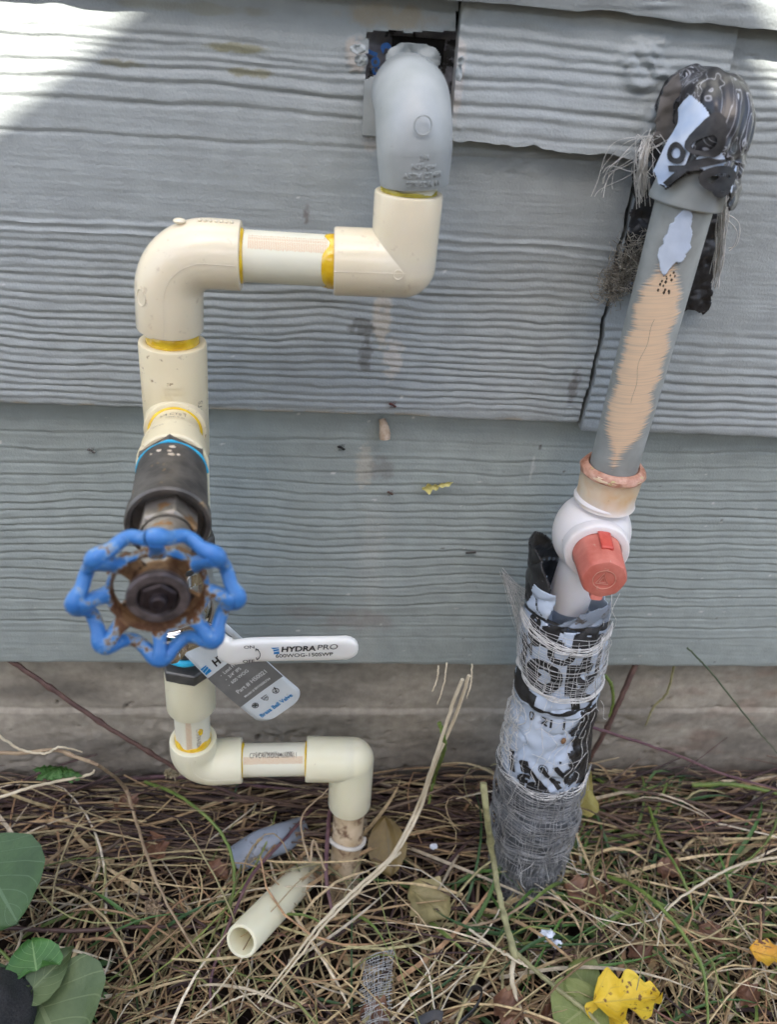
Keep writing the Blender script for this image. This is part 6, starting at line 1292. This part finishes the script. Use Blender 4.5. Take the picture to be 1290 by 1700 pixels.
# strip of net lying in the straw
PP = []
np0, np1, npw = gz(628, 1585, .030), gz(622, 1705, .036), np.array([.0105, .003, 0])
for k in range(15): t = k/14; PP.append(resample([np0-npw*1.2+(npw*2.4)*t+RNG.normal(0, .001, 3), (np0+np1)/2+npw*(2*t-1)*.8+[0, 0, .006*math.sin(t*6)]+RNG.normal(0, .001, 3), np1+npw*(2*t-1)*.7+RNG.normal(0, .001, 3)], 30)+RNG.normal(0, .0003, (30, 3)))
for k in range(30): t = k/29; c0 = np0*(1-t)+np1*t; PP.append(resample([c0-npw+RNG.normal(0, .0006, 3), c0+[0, 0, .004]+RNG.normal(0, .001, 3), c0+npw+RNG.normal(0, .0006, 3)], 30))
V, Q = strands(np.array(PP), np.full((len(PP), 30), .0002)); fastmesh('net_strip', V, Q, M_net, loc=(np0+np1)/2, kw=dict(label='loose strip of grey fibre netting lying in the straw at bottom centre', category='netting'))
# white crumbs
for k, (x, y, s_, lab) in enumerate([(908, 1553, .0055, 'larger white foam crumb in the straw below the wrapped pipe'), (925, 1568, .0038, 'smaller white foam crumb beside the larger one'), (720, 1405, .003, 'tiny pale blue crumb in the gap right of the ochre leaf')]):
    mb = MB(); c0 = gz(x, y, .036); mb.sphere(c0, s_, 20, 14, sc=(1, .7, .75), fn=lambda q, k=k: 1+.45*mnoise(Vector(q*2+k))); mb.build('foam_crumb', pmat('white_foam', (.62, .68, .76), (.74, .78, .84), scale=200, rough=.5), None, label=lab, category='foam crumb')
# black plastic strip
mb = MB(); ribbon(mb, [gz(762, 1700, .045), gz(790, 1672, .05), gz(800, 1645, .05), gz(785, 1640, .045), gz(775, 1655, .045)], [.0016]*5, [.0006]*5, (0, .3, 1), n=30, seg=10, ex=4); mb.build('plastic_strip', M_black, None, label='curled black plastic strip in the straw near the bottom', category='plastic strip')
mb = MB(); ribbon(mb, [gz(690, 1700, .035), gz(720, 1685, .04), gz(735, 1688, .04)], [.003]*3, [.0008]*3, (0, 1, .3), n=12, seg=10, ex=4); mb.build('plastic_strip', M_black, None, label='flat black plastic scrap at the bottom edge', category='plastic strip')
# ---- small things on the siding
def onwall(px, py): 
    p = at(px, py, 0); zb = Z3 if p[2] < Z2-.001 else Z2; p = p+(p-CAM)/np.linalg.norm(p-CAM)*.0130*((p[2]-zb)/.225); return p
p0 = onwall(722, 803); leaf('dry_petal', onwall(700, 806)+[0, -.002, 0], onwall(728, 802)+[0, -.003, 0], .0032, OVAL, MYP, 3, up=(0, -1, 0), cup=.6, wave=.4, lobes=(.4, 2), label='torn pale yellow petal stuck on the bottom siding board', category='petal')
leaf('dry_petal', onwall(726, 803)+[0, -.002, 0], onwall(751, 796)+[0, -.003, 0], .0016, OVAL, MYP, 5, up=(0, -1, 0), cup=.6, wave=.4, lobes=(.3, 2), label='narrow pale wisp at the right of the torn yellow petal', category='petal')
mb = MB(); q0_ = onwall(634, 694); q1_ = onwall(637, 722); mb.tube(resample([q0_+[0, -.001, 0], (q0_+q1_)/2+[.0008, -.004, 0], q1_+[.0004, -.005, 0]], 14), np.interp(np.arange(14), [0, 5, 10, 13], [.0018, .0028, .0034, .0030]), seg=16, fn=lambda a, l, i: 1+.08*(i % 2), cap=(False, True))
mb.build('cocoon', pmat('cocoon_paper', (.38, .28, .19), (.55, .45, .35), scale=260, rough=.8), None, label='small ribbed tan cocoon hanging under the middle board edge', category='cocoon')
def bug(px, py, s_, mat, lab):
    b0 = onwall(px, py)+np.array([0, -.001, 0]); bt_ = thing('insect', b0, label=lab, category='insect'); mb = MB()
    for dx, dz, r in ((-1.0, .5, .8), (0, 0, .55), (.9, -.7, .7)): mb.sphere(b0+np.array([dx, 0, dz])*s_, r*s_, 12, 8, sc=(1.1, .7, .8))
    mb.build('body', mat, bt_)
    for k in range(6):
        mb = MB(); sg = 1 if k % 2 else -1; o = (k//2-1)*.5; mb.tube([b0+np.array([o, 0, -o*.5])*s_, b0+np.array([o+.5*sg, -.3, 1.0*sg])*s_, b0+np.array([o+.8*sg, .3, 1.7*sg])*s_], s_*.10, seg=5); mb.build('leg', mat, bt_)
bug(652, 671, .0013, pmat('reddish_ant', (.09, .03, .025), rough=.4), 'tiny reddish ant near the lower edge of the middle board')
bug(567, 742, .0014, pmat('black_insect', (.01, .01, .01), rough=.4), 'tiny black insect on the bottom board below the middle board edge')
bug(648, 817, .0012, pmat('brown_insect', (.10, .06, .05), rough=.5), 'tiny brown insect left of the torn yellow petal')
bug(152, 747, .0014, pmat('grey_insect', (.06, .055, .05), (.2, .19, .17), scale=900, rough=.5), 'tiny grey insect on the siding left of the grey metal valve')
mb = MB(); ribbon(mb, [onwall(773, 917)+[0, -.0005, 0], onwall(790, 915)+[0, -.001, 0]], [.0008, .0010], [.0005, .0005], (0, 0, 1), n=6, seg=8); mb.build('grit_flake', M_hexgrey, None, label='small dark flake on the lower siding right of centre', category='flake')
